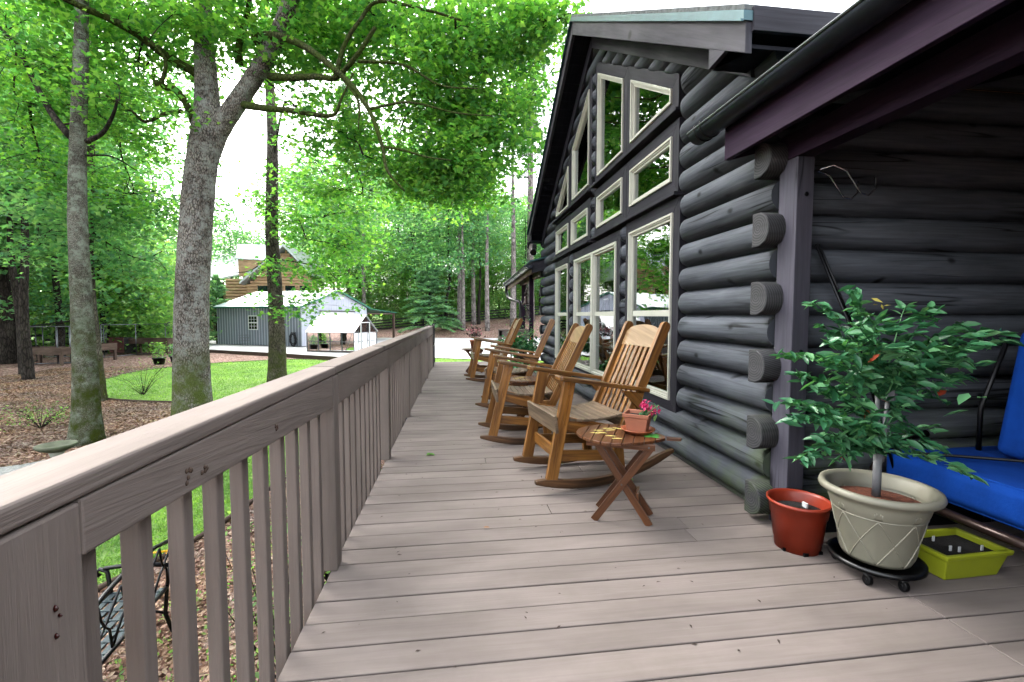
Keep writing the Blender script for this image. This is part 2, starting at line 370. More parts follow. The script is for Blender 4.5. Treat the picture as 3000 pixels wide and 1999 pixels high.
def grass_ground(name,a,b_):
    m,n,b,o=mat_new(name);P=tc(n)
    x=noise(n,P,40,4,.7);y=noise(n,P,.5,5,.6)
    c=mix(n,1,ramp(n,x,[(.3,a),(.7,b_)]).outputs[0],ramp(n,y,[(.3,(.8,.84,.8)),(.7,(1.18,1.1,1.05))]).outputs[0],'MULTIPLY')
    n.links.new(c,b.inputs['Base Color']);b.inputs['Roughness'].default_value=.9;b.inputs['Specular IOR Level'].default_value=.1
    bump(n,x,b,.6,.02);return m
M['lawn']=grass_ground('lawn_turf',(.19,.32,.09),(.30,.45,.16))
M['pasture']=grass_ground('pasture_turf',(.22,.36,.12),(.32,.46,.18))
# ---------------------------------------------------------------- terrain
def smooth(a,b,x):
    t=min(1,max(0,(x-a)/(b-a)));return t*t*(3-2*t)
_ty=[-60,0,4,9,12,18,24,40.5,46,50,80,95,140,300];_tzv=[-1.7,-1.55,-1.5,-1.38,-1.2,-1.1,-1.07,-1.0,-.2,.3,2.2,4.6,8,10]
def tz(x,y):
    z=float(np.interp(y,_ty,_tzv))
    if -6<x and 11<y<24.5:
        k=smooth(-5,-1.8,x)*smooth(11.5,17,y)*(1-smooth(22,24,y));z=z*(1-k)+(-.895)*k
    if y>40.5:
        f=.35+.65*smooth(-32,-6,x); z=-1.0+(z+1.0)*f
        z+=.085*max(-12,min(40,x))*smooth(41,50,y)
    return z+.03*math.sin(x*.9+1)*math.sin(y*.7)*(1 if y<40 else 2)*smooth(2,6,abs(x)+abs(y-12)*.3)
def grid_mesh(name,xs,ys,zf,mat):
    nx,ny=len(xs),len(ys);v=[(x,y,zf(x,y)) for y in ys for x in xs]
    f=[(j*nx+i,j*nx+i+1,(j+1)*nx+i+1,(j+1)*nx+i) for j in range(ny-1) for i in range(nx-1)]
    me=bpy.data.meshes.new(name);me.from_pydata(v,[],f);me.materials.append(mat);me.polygons.foreach_set('use_smooth',[True]*len(f))
    o=bpy.data.objects.new(name,me);COL.objects.link(o);return o
def sp(*segs):
    out=[]
    for a,b,s in segs: out+=list(np.arange(a,b,s))
    return [float(t) for t in out]
tag(grid_mesh('ground',sp((-200,-40,20),(-40,-20,2),(-20,6,.5),(6,40,2),(40,201,20)),sp((-40,0,5),(0,30,.5),(30,60,1),(60,100,3),(100,320,20)),tz,M['litter']),kind='structure')
def region(name,poly,step,dz,mat,kind='structure'):
    from math import floor
    poly=[(float(p[0]),float(p[1])) for p in poly];pts=[];n=len(poly)
    for i in range(n):
        a,b=poly[i],poly[(i+1)%n];L=math.hypot(b[0]-a[0],b[1]-a[1]);k=max(1,int(L/step))
        for j in range(k): pts.append(Vector((a[0]+(b[0]-a[0])*j/k,a[1]+(b[1]-a[1])*j/k)))
    m=len(pts);xs=[p.x for p in pts];ys=[p.y for p in pts]
    def inside(x,y):
        c=False;j=n-1
        for i in range(n):
            xi,yi=poly[i];xj,yj=poly[j]
            if (yi>y)!=(yj>y) and x<(xj-xi)*(y-yi)/(yj-yi)+xi:c=not c
            j=i
        return c
    edges=[(i,(i+1)%m) for i in range(m)]
    x=min(xs)+step/2
    while x<max(xs):
        y=min(ys)+step/2
        while y<max(ys):
            if inside(x,y): pts.append(Vector((x,y)))
            y+=step
        x+=step
    V,E,F,_,_,_=delaunay_2d_cdt(pts,edges,[],1,1e-5)
    v=[(p.x,p.y,tz(p.x,p.y)+dz) for p in V]
    me=bpy.data.meshes.new(name);me.from_pydata(v,[],[tuple(f) for f in F]);me.materials.append(mat)
    me.polygons.foreach_set('use_smooth',[True]*len(F))
    o=bpy.data.objects.new(name,me);COL.objects.link(o);tag(o,kind=kind);return o,inside
def smoothpoly(pts,it=2):
    for _ in range(it):
        q=[]
        for i in range(len(pts)):
            a,b=pts[i],pts[(i+1)%len(pts)]
            q+=[(a[0]*.75+b[0]*.25,a[1]*.75+b[1]*.25),(a[0]*.25+b[0]*.75,a[1]*.25+b[1]*.75)]
        pts=q
    return pts
LAWN=smoothpoly([(-12.3,17.4),(-11.0,14.6),(-8.9,13.6),(-7.0,13.2),(-5.6,12.2),(-5.0,10),(-5.4,7),(-6.2,4.2),(-6.6,1.5),(-5.6,.2),(-4.6,1.8),(-3.6,4.5),(-2.95,5.6),(-2.75,7),(-2.3,10),(-1.6,14),(0,17),(3.5,19),(6,19.2),(6.2,20.4),(1,21.0),(-.8,22.0),(-5.4,23.2),(-7.7,24.6),(-9.4,23.6),(-11.6,22.6),(-12.6,20)],2)
lawn,in_lawn=region('lawn',LAWN,.8,.02,M['lawn'])
region('pasture_grass',[(-14,51),(-6,50.6),(6,50.6),(20,52),(60,60),(120,60),(120,280),(-120,280),(-120,60),(-60,52),(-30,52)],8,.05,M['pasture'])
region('side_pasture_grass',[(-60,20),(-34,26),(-27.5,28.5),(-25.5,35),(-24,45),(-26,51),(-100,51),(-100,20)],5,.05,M['pasture'])
_,in_path=region('garden_path',smoothpoly([(-14,7),(-9,8.0),(-6.9,9.0),(-5.6,11.0),(-4.9,10.6),(-6.0,8.2),(-7,6.6),(-14,5.4)],1),.6,.015,M['gravel'])
# driveway and pad : one real slab
dr=[(-26,38),(-19,32.2),(-14.6,29.3),(-10.2,26.6),(-7.6,24.7),(-5.36,23.2),(-.76,22.1),(1,21.05),(8,19.5),(30,16),(30,43),(8,40.5),(2,40.2),(-1.4,41.6),(-5,43),(-12,44),(-20,42)]
b=MB();b.prism([(x,y,-.95) for x,y in dr],(0,0,.12));tag(b.build('driveway',M['concrete'],bevel=.02),kind='structure')
b=MB()
for i in range(0,8):
    a,c=dr[i],dr[i+1];b.beam((a[0],a[1],-1.02),(c[0],c[1],-1.02),.14,.33,ext=.03)
tag(b.build('timber_curb',M['edging']),kind='structure')
b=MB();L2=LAWN
b.tube([(x,y,tz(x,y)+.03) for x,y in L2]+[(L2[0][0],L2[0][1],tz(*L2[0])+.03)],.035,5);tag(b.build('lawn_edging',M['edging']),kind='structure')

# ---------------------------------------------------------------- deck
def xr(y): return -.585+.0105*(y-1.5)
b=MB();y=1.508-.1415*20;k=0
jr=random.Random(3)
joint={}
while y<11.72:
    x0=xr(y);y1=y+.1415-.0045
    xe=1.90 if y>2.2 else 5.8
    js=[x0]
    if y<2.2: js+= ([1.93] if y>.9 else [jr.choice([.9,2.4,3.2])])
    else:
        if jr.random()<.22: js.append(jr.uniform(.2,1.5))
    js.append(xe)
    js.sort()
    for a,c in zip(js[:-1],js[1:]):
        dz=jr.uniform(-.0015,.0015)
        b.box(a+.0012,c-.0012,y+.001,y1,-.028+dz,0+dz)
    y+=.1415
deckroot=thing('porch_deck',None,None);tag(deckroot,kind='structure')
b.build('deck_boards',M['deck'],deckroot,bevel=.004,seg=2)
b=MB();b.box(-.575,5.8,-1.3,11.7,-.09,-.04)  # added dark slab, stands in for shade in the board gaps
b.build('board_gap_shade',M['soffit'],deckroot)
b=MB()
for i in range(7):
    y=-.8+i*2;b.box(xr(y)+.03,xr(y)+.13,y,y+.1,-1.7,-.05)
b.beam((xr(-1.3)+.02,-1.3,-.16),(xr(11.7)+.02,11.7,-.16),.035,.24);b.box(-.47,1.9,11.66,11.70,-.28,-.031)
b.build('rim_joist',M['rail'],deckroot)
# unseen upright board added to block light and keep the crawl space dark
b=MB();b.box(.2,.24,-1.3,11.6,-1.8,-.1);b.build('crawl_space_blocker',M['soffit'],deckroot)

# ---------------------------------------------------------------- left railing
rail=thing('deck_railing','taupe painted deck railing with square balusters running down the left of the porch','railing',(0,0,0))
POSTY=[.66,2.16,3.81,5.41,7.07,8.70,10.37];jr=random.Random(5)
for i,y in enumerate(POSTY):
    b=MB();x=xr(y)
    if i==0: b.box(x-.12,x+.03,y-.05,y+.095,-.30,.918)
    else: b.box(x-.06,x+.0305,y,y+.09,-.30 if i==0 else .001,.918)
    b.build('post',M['rail'],rail,bevel=.005)
for i in range(len(POSTY)):
    y0=POSTY[i]+.0965;y1=(POSTY[i+1]-.002) if i+1<len(POSTY) else 10.6
    if i+1==len(POSTY):break
    b=MB();h0=.832 if i==0 else .775;h1=.778 if i==0 else .775
    b.prism([(xr(y0)-.010,y0,.9205),(xr(y0)-.010,y0,h0),(xr(y1)-.010,y1,h1),(xr(y1)-.010,y1,.9205)],(.039,0,0));b.build('top_board',M['rail'],rail,bevel=.004)
caps=[-1.0,1.33,1.63*1.0+.62,5.45,8.75,10.55];caps=[.3,2.2,5.45,8.74,10.52]
for i,(a,c) in enumerate(zip(caps[:-1],caps[1:])):
    b=MB();dz=[0,.002,0,.002,0][i];b.beam((xr(a)-.0265,a+.001,.942+dz),(xr(c)-.0265,c-.001,.942+dz),.119,.038);b.build('cap_board',M['rail'],rail,bevel=.008,seg=3)
y=.80;k=0
while y<10.36:
    if not any(p-.045<y+.02<p+.135 for p in POSTY):
        b=MB();x=xr(y)-.031;b.box(x-.019+jr.uniform(-.002,.002),x+.019,y,y+.038,-.22,.86);b.build('baluster',M['rail'],rail,bevel=.004)
    y+=.1405
rr0=random.Random(8)
for (yy,zz,s_) in ((.70,.785,.005),(.706,.771,.003),(.699,.745,.0045)):
    b=MB();b.lathe([(0,-.003),(s_*.7,0),(s_*.45,.003),(0,.005)],(0,0,0),9);b.xf(Matrix.Translation((xr(.7)+.031,yy,zz))@Matrix.Rotation(R(90),4,'Y')@Matrix.Diagonal((1.6,.8,1,1)));b.build('resin_blister',M['resin'],rail)
for (yy,zz) in ((1.03,.86),(1.50,.84),(1.09,.845)):
    b=MB()
    for q in range(5): b.lathe([(0,-.001),(.006,0),(.004,.002),(0,.0025)],(rr0.uniform(-.014,.014),rr0.uniform(-.012,.012),0),7)
    b.xf(Matrix.Translation((xr(yy)+.0295,yy,zz))@Matrix.Rotation(R(90),4,'Y'));b.build('knot_mark',M['oldwood'],rail)
# joint of the near corner: dark end rail going back towards the viewer
b=MB();b.box(-1.6,-.735,.64,.68,.60,.78);b.box(-1.6,-.735,.62,.76,.925,.96);b.build('return_rail',M['rail'],rail,bevel=.004)
# black gate at the far end of the railing
g=thing('metal_gate','narrow black metal gate folded back against the far end of the deck railing','gate',(xr(10.5)+.02,10.55,0))
b=MB()
for yy in (0,.75): b.box(-.02,.02,yy,yy+.04,.02,1.0)
for zz in (.04,.5,.96): b.box(-.015,.015,.04,.75,zz-.02,zz+.02)
b.build('gate_frame',M['black'],g,bevel=.003)
b=MB()
for q in range(8): b.box(-.008,.008,.10+q*.08,.116+q*.08,.06,.94)
b.build('bars',M['black'],g)
b=MB();b.box(-.05,.04,-.03,.02,.52,.60);b.box(-.08,-.05,-.02,.0,.55,.57);b.build('latch',M['black'],g,bevel=.004)

# ---------------------------------------------------------------- the log house
house=thing('log_house','dark grey log house with tall gable windows and covered log porch','house',(0,0,0))
YC=5.82;SL=.615
def rooftop(y): return 4.96-SL*abs(y-YC)
XS,BUL=1.90,.105
def yclip0(z): return YC-(4.83-z)/SL
def openings(z):
    """(y0fn,y1fn) holes at height z"""
    if .38<z<2.17: return [(lambda z:3.53,lambda z:4.70),(lambda z:4.86,lambda z:6.85),(lambda z:7.03,lambda z:8.12)]
    if z>=2.17:
        o=[]
        a=lambda z:min(5.79,max(3.56,3.70+(z-3.19)/.58));c=lambda z:max(5.94,min(8.09,11.64-(3.70+(z-3.19)/.58)))
        if a(z)<5.78: o=[(a,lambda z:5.79),(lambda z:5.94 if False else 5.85,c)] if False else [(a,lambda z:5.79),(lambda z:5.94,c)]
        return o
    return []
def logseg(b,z0,h,f0,f1,r0,r1,NP=9):
    ts=[i/(NP-1) for i in range(NP)]
    secs=[(0,.5 if r0 else 1)]+([(.018,.78),(.05,.96),(.09,1)] if r0 else [])
    se=[(0,.5 if r1 else 1)]+([(.018,.78),(.05,.96),(.09,1)] if r1 else [])
    rows=[];ou,ov=rnd.uniform(0,60),rnd.uniform(0,60)
    mid=z0+h/2
    L=f1(mid)-f0(mid)
    if L<.1: secs=[(0,.8),(L*.25,1)];se=[(0,.8),(L*.25,1)]
    def row(base,off,s):
        r=[]
        for t in ts:
            z=z0+h*t;bu=BUL*math.sqrt(max(0,1-(2*t-1)**2))
            r.append(Vector((XS-bu*s,base(z)+off,z)))
        return r
    for o,s in secs: rows.append(row(f0,o,s))
    nmid=max(1,int(L/.5))
    for q in range(1,nmid):
        k=q/nmid
        rr=[]
        for t in ts:
            z=z0+h*t;bu=BUL*math.sqrt(max(0,1-(2*t-1)**2))*(1+.03*math.sin(q*2.1+ou))
            rr.append(Vector((XS-bu,f0(z)*(1-k)+f1(z)*k,z)))
        rows.append(rr)
    for o,s in se[::-1]: rows.append(row(f1,-o,s))
    bi=len(b.v)
    for r in rows:b.v+=r
    for i in range(len(rows)-1):
        for j in range(NP-1):
            uu=[(ou+rows[i][j].y,ov+j*.03),(ou+rows[i+1][j].y,ov+j*.03),(ou+rows[i+1][j].y,ov+j*.03+.03),(ou+rows[i][j].y,ov+j*.03+.03)]
            b.face((bi+i*NP+j,bi+i*NP+j+1,bi+(i+1)*NP+j+1,bi+(i+1)*NP+j),[uu[0],uu[3],uu[2],uu[1]],True)
    for i in (0,len(rows)-1):
        ring=[bi+i*NP+j for j in range(NP)]
        b.face(ring if i==0 else ring[::-1],[(0,0)]*NP)
b=MB();z=.03;k=0
while z<4.75:
    h=.195;zm=z+h/2
    lo=(lambda z:2.415) if z<2.62 else yclip0
    hi=(lambda z:9.32) if z<2.62 else (lambda z:2*YC-yclip0(z))
    if zm>4.78:break
    ops=openings(zm);cur=(lo,False)
    for o0,o1 in ops:
        if o0(zm)-cur[0](zm)>.03: logseg(b,z,h,cur[0],o0,cur[1],True)
        cur=(o1,True)
    if hi(zm)-cur[0](zm)>.03: logseg(b,z,h,cur[0],hi,cur[1],False)
    z+=h;k+=1
b.build('log_wall',M['log'],house)
# sill board at the deck
b=MB();b.beam((1.90,2.415,.002),(1.90,9.4,.002),.06,.055);b.build('sill_board',M['logend'],house,bevel=.004)
# windows ----------------------------------------------------------------
def offs(poly,d):
    """inset convex CCW (Y,z) polygon by d"""
    n=len(poly);out=[]
    for i in range(n):
        p0,p1,p2=Vector(poly[i-1]),Vector(poly[i]),Vector(poly[(i+1)%n])
        e1=(p1-p0).normalized();e2=(p2-p1).normalized();n1=Vector((-e1.y,e1.x));n2=Vector((-e2.y,e2.x))
        den=1+n1.dot(n2);out.append(tuple(p1+(n1+n2)*(d/den)))
    return out
def ring(b,outer,inner,x0,x1):
    n=len(outer)
    for i in range(n):
        j=(i+1)%n;q=[outer[i],outer[j],inner[j],inner[i]]
        b.prism([(x1,p[0],p[1]) for p in q],(x0-x1,0,0))
def window(poly,name='window',dh=None,trim=.11,muntins=()):
    t=MB();o=offs(poly,-trim)
    n=len(poly)
    for i in range(n):
        j=(i+1)%n;q=[o[i],o[j],poly[j],poly[i]];t.prism([(1.96,p[0],p[1]) for p in q],(1.825-1.96,0,0))
    t.build('window_trim',M['trim'],house,bevel=.003)
    f=MB();i1=offs(poly,.022);i2=offs(poly,.034)
    ring(f,offs(poly,.0015),i1,1.808,1.95);ring(f,offs(poly,.0225),i2,1.82,1.95)
    fr=f.build(name,M['cream'],house,bevel=.003)
    s=MB();i3=offs(poly,.054)
    ring(s,offs(poly,.0345),i3,1.833,1.95);s.build('sash',M['cream'],fr,bevel=.002)
    p=MB();e=offs(poly,.045);p.prism([(1.855,q[0],q[1]) for q in e],(.006,0,0));p.build('pane',M['glass'],fr)
    ys=[q[0] for q in poly];zs=[q[1] for q in poly]
    if dh:
        b=MB();b.box(1.84,1.87,min(ys)+.07,max(ys)-.07,dh-.03,dh+.025);b.build('check_rail',M['cream'],fr,bevel=.003)
    if muntins:
        b=MB()
        for m in muntins:
            if m[0]=='v': b.box(1.866,1.874,m[1]-.008,m[1]+.008,m[2],m[3])
            else: b.box(1.866,1.874,m[2],m[3],m[1]-.008,m[1]+.008)
        b.build('muntin',M['cream'],fr)
    return fr
def Rr(y0,y1,z0,z1): return [(y0,z0),(y1,z0),(y1,z1),(y0,z1)]
def dhm(y0,y1): return [('v',y0+(y1-y0)*k/3,.55,2.0) for k in (1,2)]
window(Rr(3.64,4.585,.475,2.055),dh=1.22,muntins=dhm(3.64,4.585))
# double window: two frames side by side sharing one trim
t=MB();o=offs(Rr(4.965,6.745,.43,2.03),-.11)
for i in range(4):
    j=(i+1)%4;pp=Rr(4.965,6.745,.43,2.03);q=[o[i],o[j],pp[j],pp[i]];t.prism([(1.96,p[0],p[1]) for p in q],(1.825-1.96,0,0))
t.build('window_trim',M['trim'],house,bevel=.003)
for y0,y1 in ((4.965,5.852),(5.858,6.745)):
    f=MB();P=Rr(y0,y1,.43,2.03);ring(f,offs(P,.001),offs(P,.032),1.808,1.95);fr=f.build('window',M['cream'],house,bevel=.003)
    s=MB();ring(s,offs(P,.033),offs(P,.055),1.83,1.95);s.box(1.835,1.87,y0+.075,y1-.075,1.19,1.245);s.build('sash',M['cream'],fr,bevel=.002)
    p=MB();e=offs(P,.06);p.prism([(1.862,q[0],q[1]) for q in e],(.006,0,0));p.build('pane',M['glass'],fr)
    b=MB()
    for mm in dhm(y0,y1): b.box(1.866,1.874,mm[1]-.008,mm[1]+.008,.52,1.97)
    b.box(1.866,1.874,y0+.07,y1-.07,.80,.816)
    b.build('muntin',M['cream'],fr)
window(Rr(7.145,8.0,.44,2.03),dh=1.22,muntins=dhm(7.145,8.0))
for y0,y1,z0,z1 in ((3.68,4.585,2.315,2.69),(4.81,5.68,2.30,2.69),(6.085,6.94,2.28,2.66),(7.14,7.985,2.27,2.665)): window(Rr(y0,y1,z0,z1))
s=.58
window([(3.70,2.962),(4.59,2.962),(4.59,3.60),(3.70,3.085)])
window([(4.81,2.95),(5.675,2.95),(5.675,4.222),(4.81,3.72)])
window([(6.05,2.95),(6.9,2.95),(6.9,3.71),(6.05,4.205)],name='window')
window([(7.15,2.92),(7.98,2.92),(7.98,3.04),(7.15,3.55)])
b=MB()
for y0,y1 in ((3.52,5.80),(5.93,8.12)):
    b.box(1.765,1.93,y0,y1,2.833,2.86);b.box(1.765,1.93,y0,y1,2.17,2.198)
b.build('drip_ledge',M['trim'],house,bevel=.004)
# corner log ends (courses of the perpendicular wall poking through) ------
def dlog(b,x0,x1,yin,yout,z0,h,NP=9):
    ou,ov=rnd.uniform(0,60),rnd.uniform(0,60)
    pf=[(yin,z0)]+[(yin-.06-(yin-.06-yout)*math.sqrt(max(0,1-(2*t-1)**2)),z0+h*t) for t in [i/(NP-1) for i in range(NP)]]+[(yin,z0+h)]
    n=len(pf);bi=len(b.v)
    for x in (x0,x1): b.v+=[Vector((x,p[0],p[1])) for p in pf]
    for i in range(n):
        j=(i+1)%n;b.face((bi+i,bi+j,bi+n+j,bi+n+i),[(ou+x0,ov+i*.03),(ou+x0,ov+i*.03+.03),(ou+x1,ov+i*.03+.03),(ou+x1,ov+i*.03)],True)
    cu=[(p[0]-yin+.05,p[1]-z0-h*.55) for p in pf];b.face([bi+i for i in range(n)][::-1],cu[::-1]);b.face([bi+n+i for i in range(n)],cu)
for k in range(0,12,2):
    b=MB();dlog(b,1.725,1.93,2.475,2.335,.03+.195*k,.192)
    b.build('log_end',M['logend'],house,bevel=.006)
for k in range(0,12,2):
    b=MB();dlog(b,1.79,1.93,9.28,9.42,.03+.195*k,.192)
    b.build('log_end',M['logend'],house,bevel=.006)
b=MB()
for k in range(0,13): dlog(b,1.931,6.0,2.535,2.39,.03+.195*k,.195)
b.box(1.96,4.4,2.42,2.46,2.57,2.83);b.build('porch_log_wall',M['log'],house)
# far side wall of the main block
b=MB();b.box(1.92,8,9.3,9.34,0,2.9);b.build('far_wall',M['log'],house)
# roof -------------------------------------------------------------------
XF=1.52
def slope(b,x0,x1,y0,y1,top,th):
    b.prism([(x0,y0,rooftop(y0)+top-th),(x0,y1,rooftop(y1)+top-th),(x0,y1,rooftop(y1)+top),(x0,y0,rooftop(y0)+top)],(x1-x0,0,0))
YE0,YE1=2.28,9.20
b=MB()
for a,c in ((YE0,YC),(YC,YE1)): slope(b,XF-.01,8,a,c,.03,.028)
rf=b.build('roof',M['shingle'],house)
b=MB()
for a,c in ((YE0-.01,YC),(YC,YE1+.01)):
    slope(b,XF-.02,XF+.05,a,c,.0,.05);slope(b,XF-.035,XF-.02,a,c,-.045,.012)
b.build('drip_edge',M['greenmetal'],rf)
b=MB()
for a,c in ((YE0,YC-.002),(YC+.002,YE1)): slope(b,XF,XF+.038,a,c,-.052,.165)
b.build('rake_board',M['fascia'],rf,bevel=.003)
b=MB()
for a,c in ((YE0+.03,YC),(YC,YE1-.03)): slope(b,XF+.04,1.95,a,c,-.17,.02)
for i in range(30):
    for sgn in (-1,1):
        y=YC+sgn*(.12+i*.11)
        if YE0+.1<y<YE1-.1: 
            z=rooftop(y)-.1925;b.box(XF+.05,1.93,y-.0035,y+.0035,z-.004,z+.002)
b.build('soffit',M['soffit'],rf)
b=MB()
for a,c in ((2.60,YC),(YC,9.04)): slope(b,1.775,1.815,a,c,-.19,.17)
b.build('frieze_board',M['trim'],rf,bevel=.003)
# eave returns
for sg in (-1,1):
    b=MB();yy=lambda y:YC-sg*(YC-y) if sg==-1 else y
    def Y_(y): return y if sg==1 else 2*YC-y
    z0=2.665
    b.prism([(XF+.002,Y_(2.63),z0),(XF+.002,Y_(2.29),z0+.03),(XF+.002,Y_(2.29),rooftop(2.29)-.21),(XF+.002,Y_(2.63),rooftop(2.63)-.21)],(.03,0,0))
    b.build('eave_return',M['fascia'],rf)
    b=MB();b.prism([(XF+.034,Y_(2.64),z0),(XF+.034,Y_(2.29),z0+.03),(XF+.034,Y_(2.29),z0+.045),(XF+.034,Y_(2.64),z0+.015)],(6,0,0));b.build('eave_soffit',M['soffit'],rf)
    b=MB();b.box(XF+.034,8,min(Y_(2.262),Y_(2.288)),max(Y_(2.262),Y_(2.288)),2.675,2.80);b.build('eave_fascia',M['fascia'],rf,bevel=.003)
# interior ---------------------------------------------------------------
b=MB();b.box(5.5,5.54,2.6,9.25,0,4.9);b.box(1.97,5.5,2.56,2.60,0,2.6);b.box(1.97,5.5,9.22,9.26,0,2.6);b.box(1.97,5.5,2.6,9.22,-.02,.02)
b.build('interior_wall',M['orangelog'],house)
# porch roofs (near and far wings share this builder) ---------------------
def gutter(parent,y0,y1,xc,zt,r,mat,x1=None,brackets=()):
    b=MB();n=12;x1=xc if x1 is None else x1
    for rr,flip in ((r,False),(r-.004,True)):
        bi=len(b.v)
        for y,xx in ((y0,xc),(y1,x1)):
            for k in range(n+1):
                a=math.pi*k/n;b.v.append(Vector((xx-rr*math.cos(a),y,zt-rr*math.sin(a))))
        for k in range(n):
            q=(bi+k,bi+k+1,bi+n+2+k,bi+n+1+k);b.face(q if not flip else q[::-1],[(0,0)]*4,True)
    for y,xx in ((y0,xc),(y1,x1)):
        bi=len(b.v)
        for k in range(n+1):
            a=math.pi*k/n;b.v.append(Vector((xx-r*math.cos(a),y,zt-r*math.sin(a))))
        b.face([bi+k for k in range(n+1)],[(0,0)]*(n+1))
    g=b.build('gutter',mat,parent)
    b=MB();b.tube([(xc-r,y0,zt),(x1-r,y1,zt)],.008,8);b.build('gutter_lip',M['galv'],g)
    for yb in brackets:
        k2=(yb-y0)/(y1-y0);xx=xc+(x1-xc)*k2
        b=MB();b.tube([(xx-(r+.003)*math.cos(math.pi*k/10),yb,zt-(r+.003)*math.sin(math.pi*k/10)) for k in range(-1,11)],.005,6);b.build('gutter_bracket',M['black'],g)
    return g
porch=MB()
# near porch
PY0=-3.5
b=MB();b.prism([(1.86-.03,PY0,2.19),(1.86-.03,2.40,2.19),(1.86-.03,2.40,2.052),(1.86-.03,PY0,2.052)],(.10,0,0));b.build('porch_beam',M['porchwood'],house,bevel=.004)
b=MB();b.box(1.83,1.93,2.262,2.40,0.001,2.05);b.build('porch_post',M['post'],house,bevel=.005)
b=MB()
for z in (1.0,1.85): b.tube([(1.885,2.256,z),(1.885,2.263,z)],.012,8)
b.build('bolt',M['black'],house)
b=MB();b.prism([(1.60,PY0,2.115),(1.60,2.57,2.115),(1.60,2.57,2.315),(1.60,PY0,2.315)],(.032,0,0));b.build('porch_fascia',M['porchwood'],house,bevel=.003)
b=MB();PS=.27
def pz(x): return 2.335+PS*(x-1.6)
b.prism([(1.633,2.56,pz(1.633)-.05),(5.9,2.56,pz(5.9)-.05),(5.9,2.56,pz(5.9)-.02),(1.633,2.56,pz(1.633)-.02)],(0,-6,0))
y=2.45
while y>-3: 
    b.prism([(1.634,y,2.18),(1.634,y,pz(1.634)-.052),(5.8,y,pz(5.8)-.052),(5.8,y,pz(5.8)-.19)],(0,-.04,0));y-=.6
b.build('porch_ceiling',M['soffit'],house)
b=MB();b.prism([(1.634,2.566,2.115),(1.9,2.566,2.19),(1.9,2.566,2.22),(1.634,2.566,2.315)],(0,-.025,0));b.build('porch_end_board',M['porchwood'],house)
# ribbed roofing
b=MB();pts=[];y=2.66
bi=len(b.v);ny=0
while y>-3.5:
    for dy,dz in ((0,0),(.015,.022),(.035,.028),(.055,.022),(.07,0)): b.v.append(Vector((1.545,y-dy,2.362+dz-.004)));b.v.append(Vector((6.0,y-dy,2.362+dz-.004+PS*(6.0-1.545))));ny+=1
    y-=.2385
for i in range(ny-1): b.face((bi+2*i,bi+2*i+1,bi+2*i+3,bi+2*i+2),[(0,0)]*4,False)
b.build('porch_roofing',M['greenmetal'],house)
gutter(house,2.76,-3.5,1.535,2.335,.066,M['gutter'],brackets=(2.68,2.62))
# unseen walls added at the right and behind the viewer to darken the porch
b=MB();b.box(4.3,4.4,-1.3,2.4,0,3.0);b.box(1.95,4.4,-1.4,-1.3,0,2.9);b.build('porch_blocker_wall',M['log'],house)
# far porch --------------------------------------------------------------
fp=house
b=MB();b.box(1.80,1.90,10.7,10.8,-.9,2.15);b.build('porch_post',M['porchwood'],house,bevel=.004)
b=MB();b.box(2.02,2.12,13.35,13.45,-.9,2.2);b.build('porch_post',M['porchwood'],house,bevel=.004)
b=MB();b.prism([(1.80,9.33,2.05),(2.02,13.8,2.09),(2.02,13.8,2.23),(1.80,9.33,2.19)],(.10,0,0));b.build('porch_beam',M['oldwood'],house)
def fx(y): return 1.55+(y-8.95)*.028
b=MB();b.prism([(fx(8.98),8.98,2.04),(fx(14.3),14.3,1.98),(fx(14.3),14.3,2.14),(fx(8.98),8.98,2.21)],(.03,0,0));b.build('porch_fascia',M['oldwood'],house)
b=MB();b.prism([(fx(8.97),8.97,2.04),(1.92,8.97,2.12),(3.4,8.97,2.5),(3.4,8.97,2.66),(fx(8.97),8.97,2.235)],(0,-.03,0));b.build('porch_end_board',M['trim'],house)
b=MB();b.prism([(fx(8.9)-.05,8.9,2.245),(4.5,8.9,2.245+.27*2.95),(4.7,14.5,2.245+.27*2.95),(fx(14.5)-.05,14.5,2.20)],(0,0,.03));b.build('porch_roofing',M['greenmetal'],house)
b=MB()
for q in range(9):
    y=9.2+q*.6;b.prism([(fx(y)+.04,y,2.08),(fx(y)+.04,y,2.19),(4.4,y,2.94),(4.4,y,2.83)],(0,.04,0))
b.build('rafter',M['oldwood'],house)
gutter(house,8.9,14.4,1.49,2.19,.075,M['gutter'],x1=1.66,brackets=(9.0,10.2,11.4,12.6,13.8))
b=MB();b.tube([(1.66,14.3,2.12),(1.66,14.3,1.95),(1.69,14.2,1.78),(1.75,14.0,1.70),(2.0,13.6,1.60),(2.0,13.5,1.50),(2.0,13.5,-.8)],.05,10);b.build('downspout',M['black'],house)
# flood light under the far eave
b=MB();b.box(1.56,1.64,8.93,9.0,2.50,2.60);b.tube([(1.60,8.95,2.52),(1.58,8.90,2.46),(1.56,8.84,2.42)],[.02,.05,.065],10);b.build('flood_light',M['black'],house)
# far return railing with balusters, seen behind the chairs
r2=thing('porch_railing','short brown porch railing running across the far end of the deck','railing')
YR=10.9
b=MB();b.box(1.08,1.9,YR,YR+.14,.83,.865);b.build('cap_board',M['rail'],r2,bevel=.004)
b=MB();b.box(1.10,1.9,YR+.02,YR+.055,.70,.828);b.build('top_board',M['rail'],r2)
b=MB();b.box(1.08,1.17,YR+.02,YR+.11,0.001,.829);b.build('post',M['rail'],r2,bevel=.004)
x=1.25
while x<1.82:
    b=MB();b.box(x,x+.036,YR+.056,YR+.092,.0,.80);b.build('baluster',M['rail'],r2);x+=.125
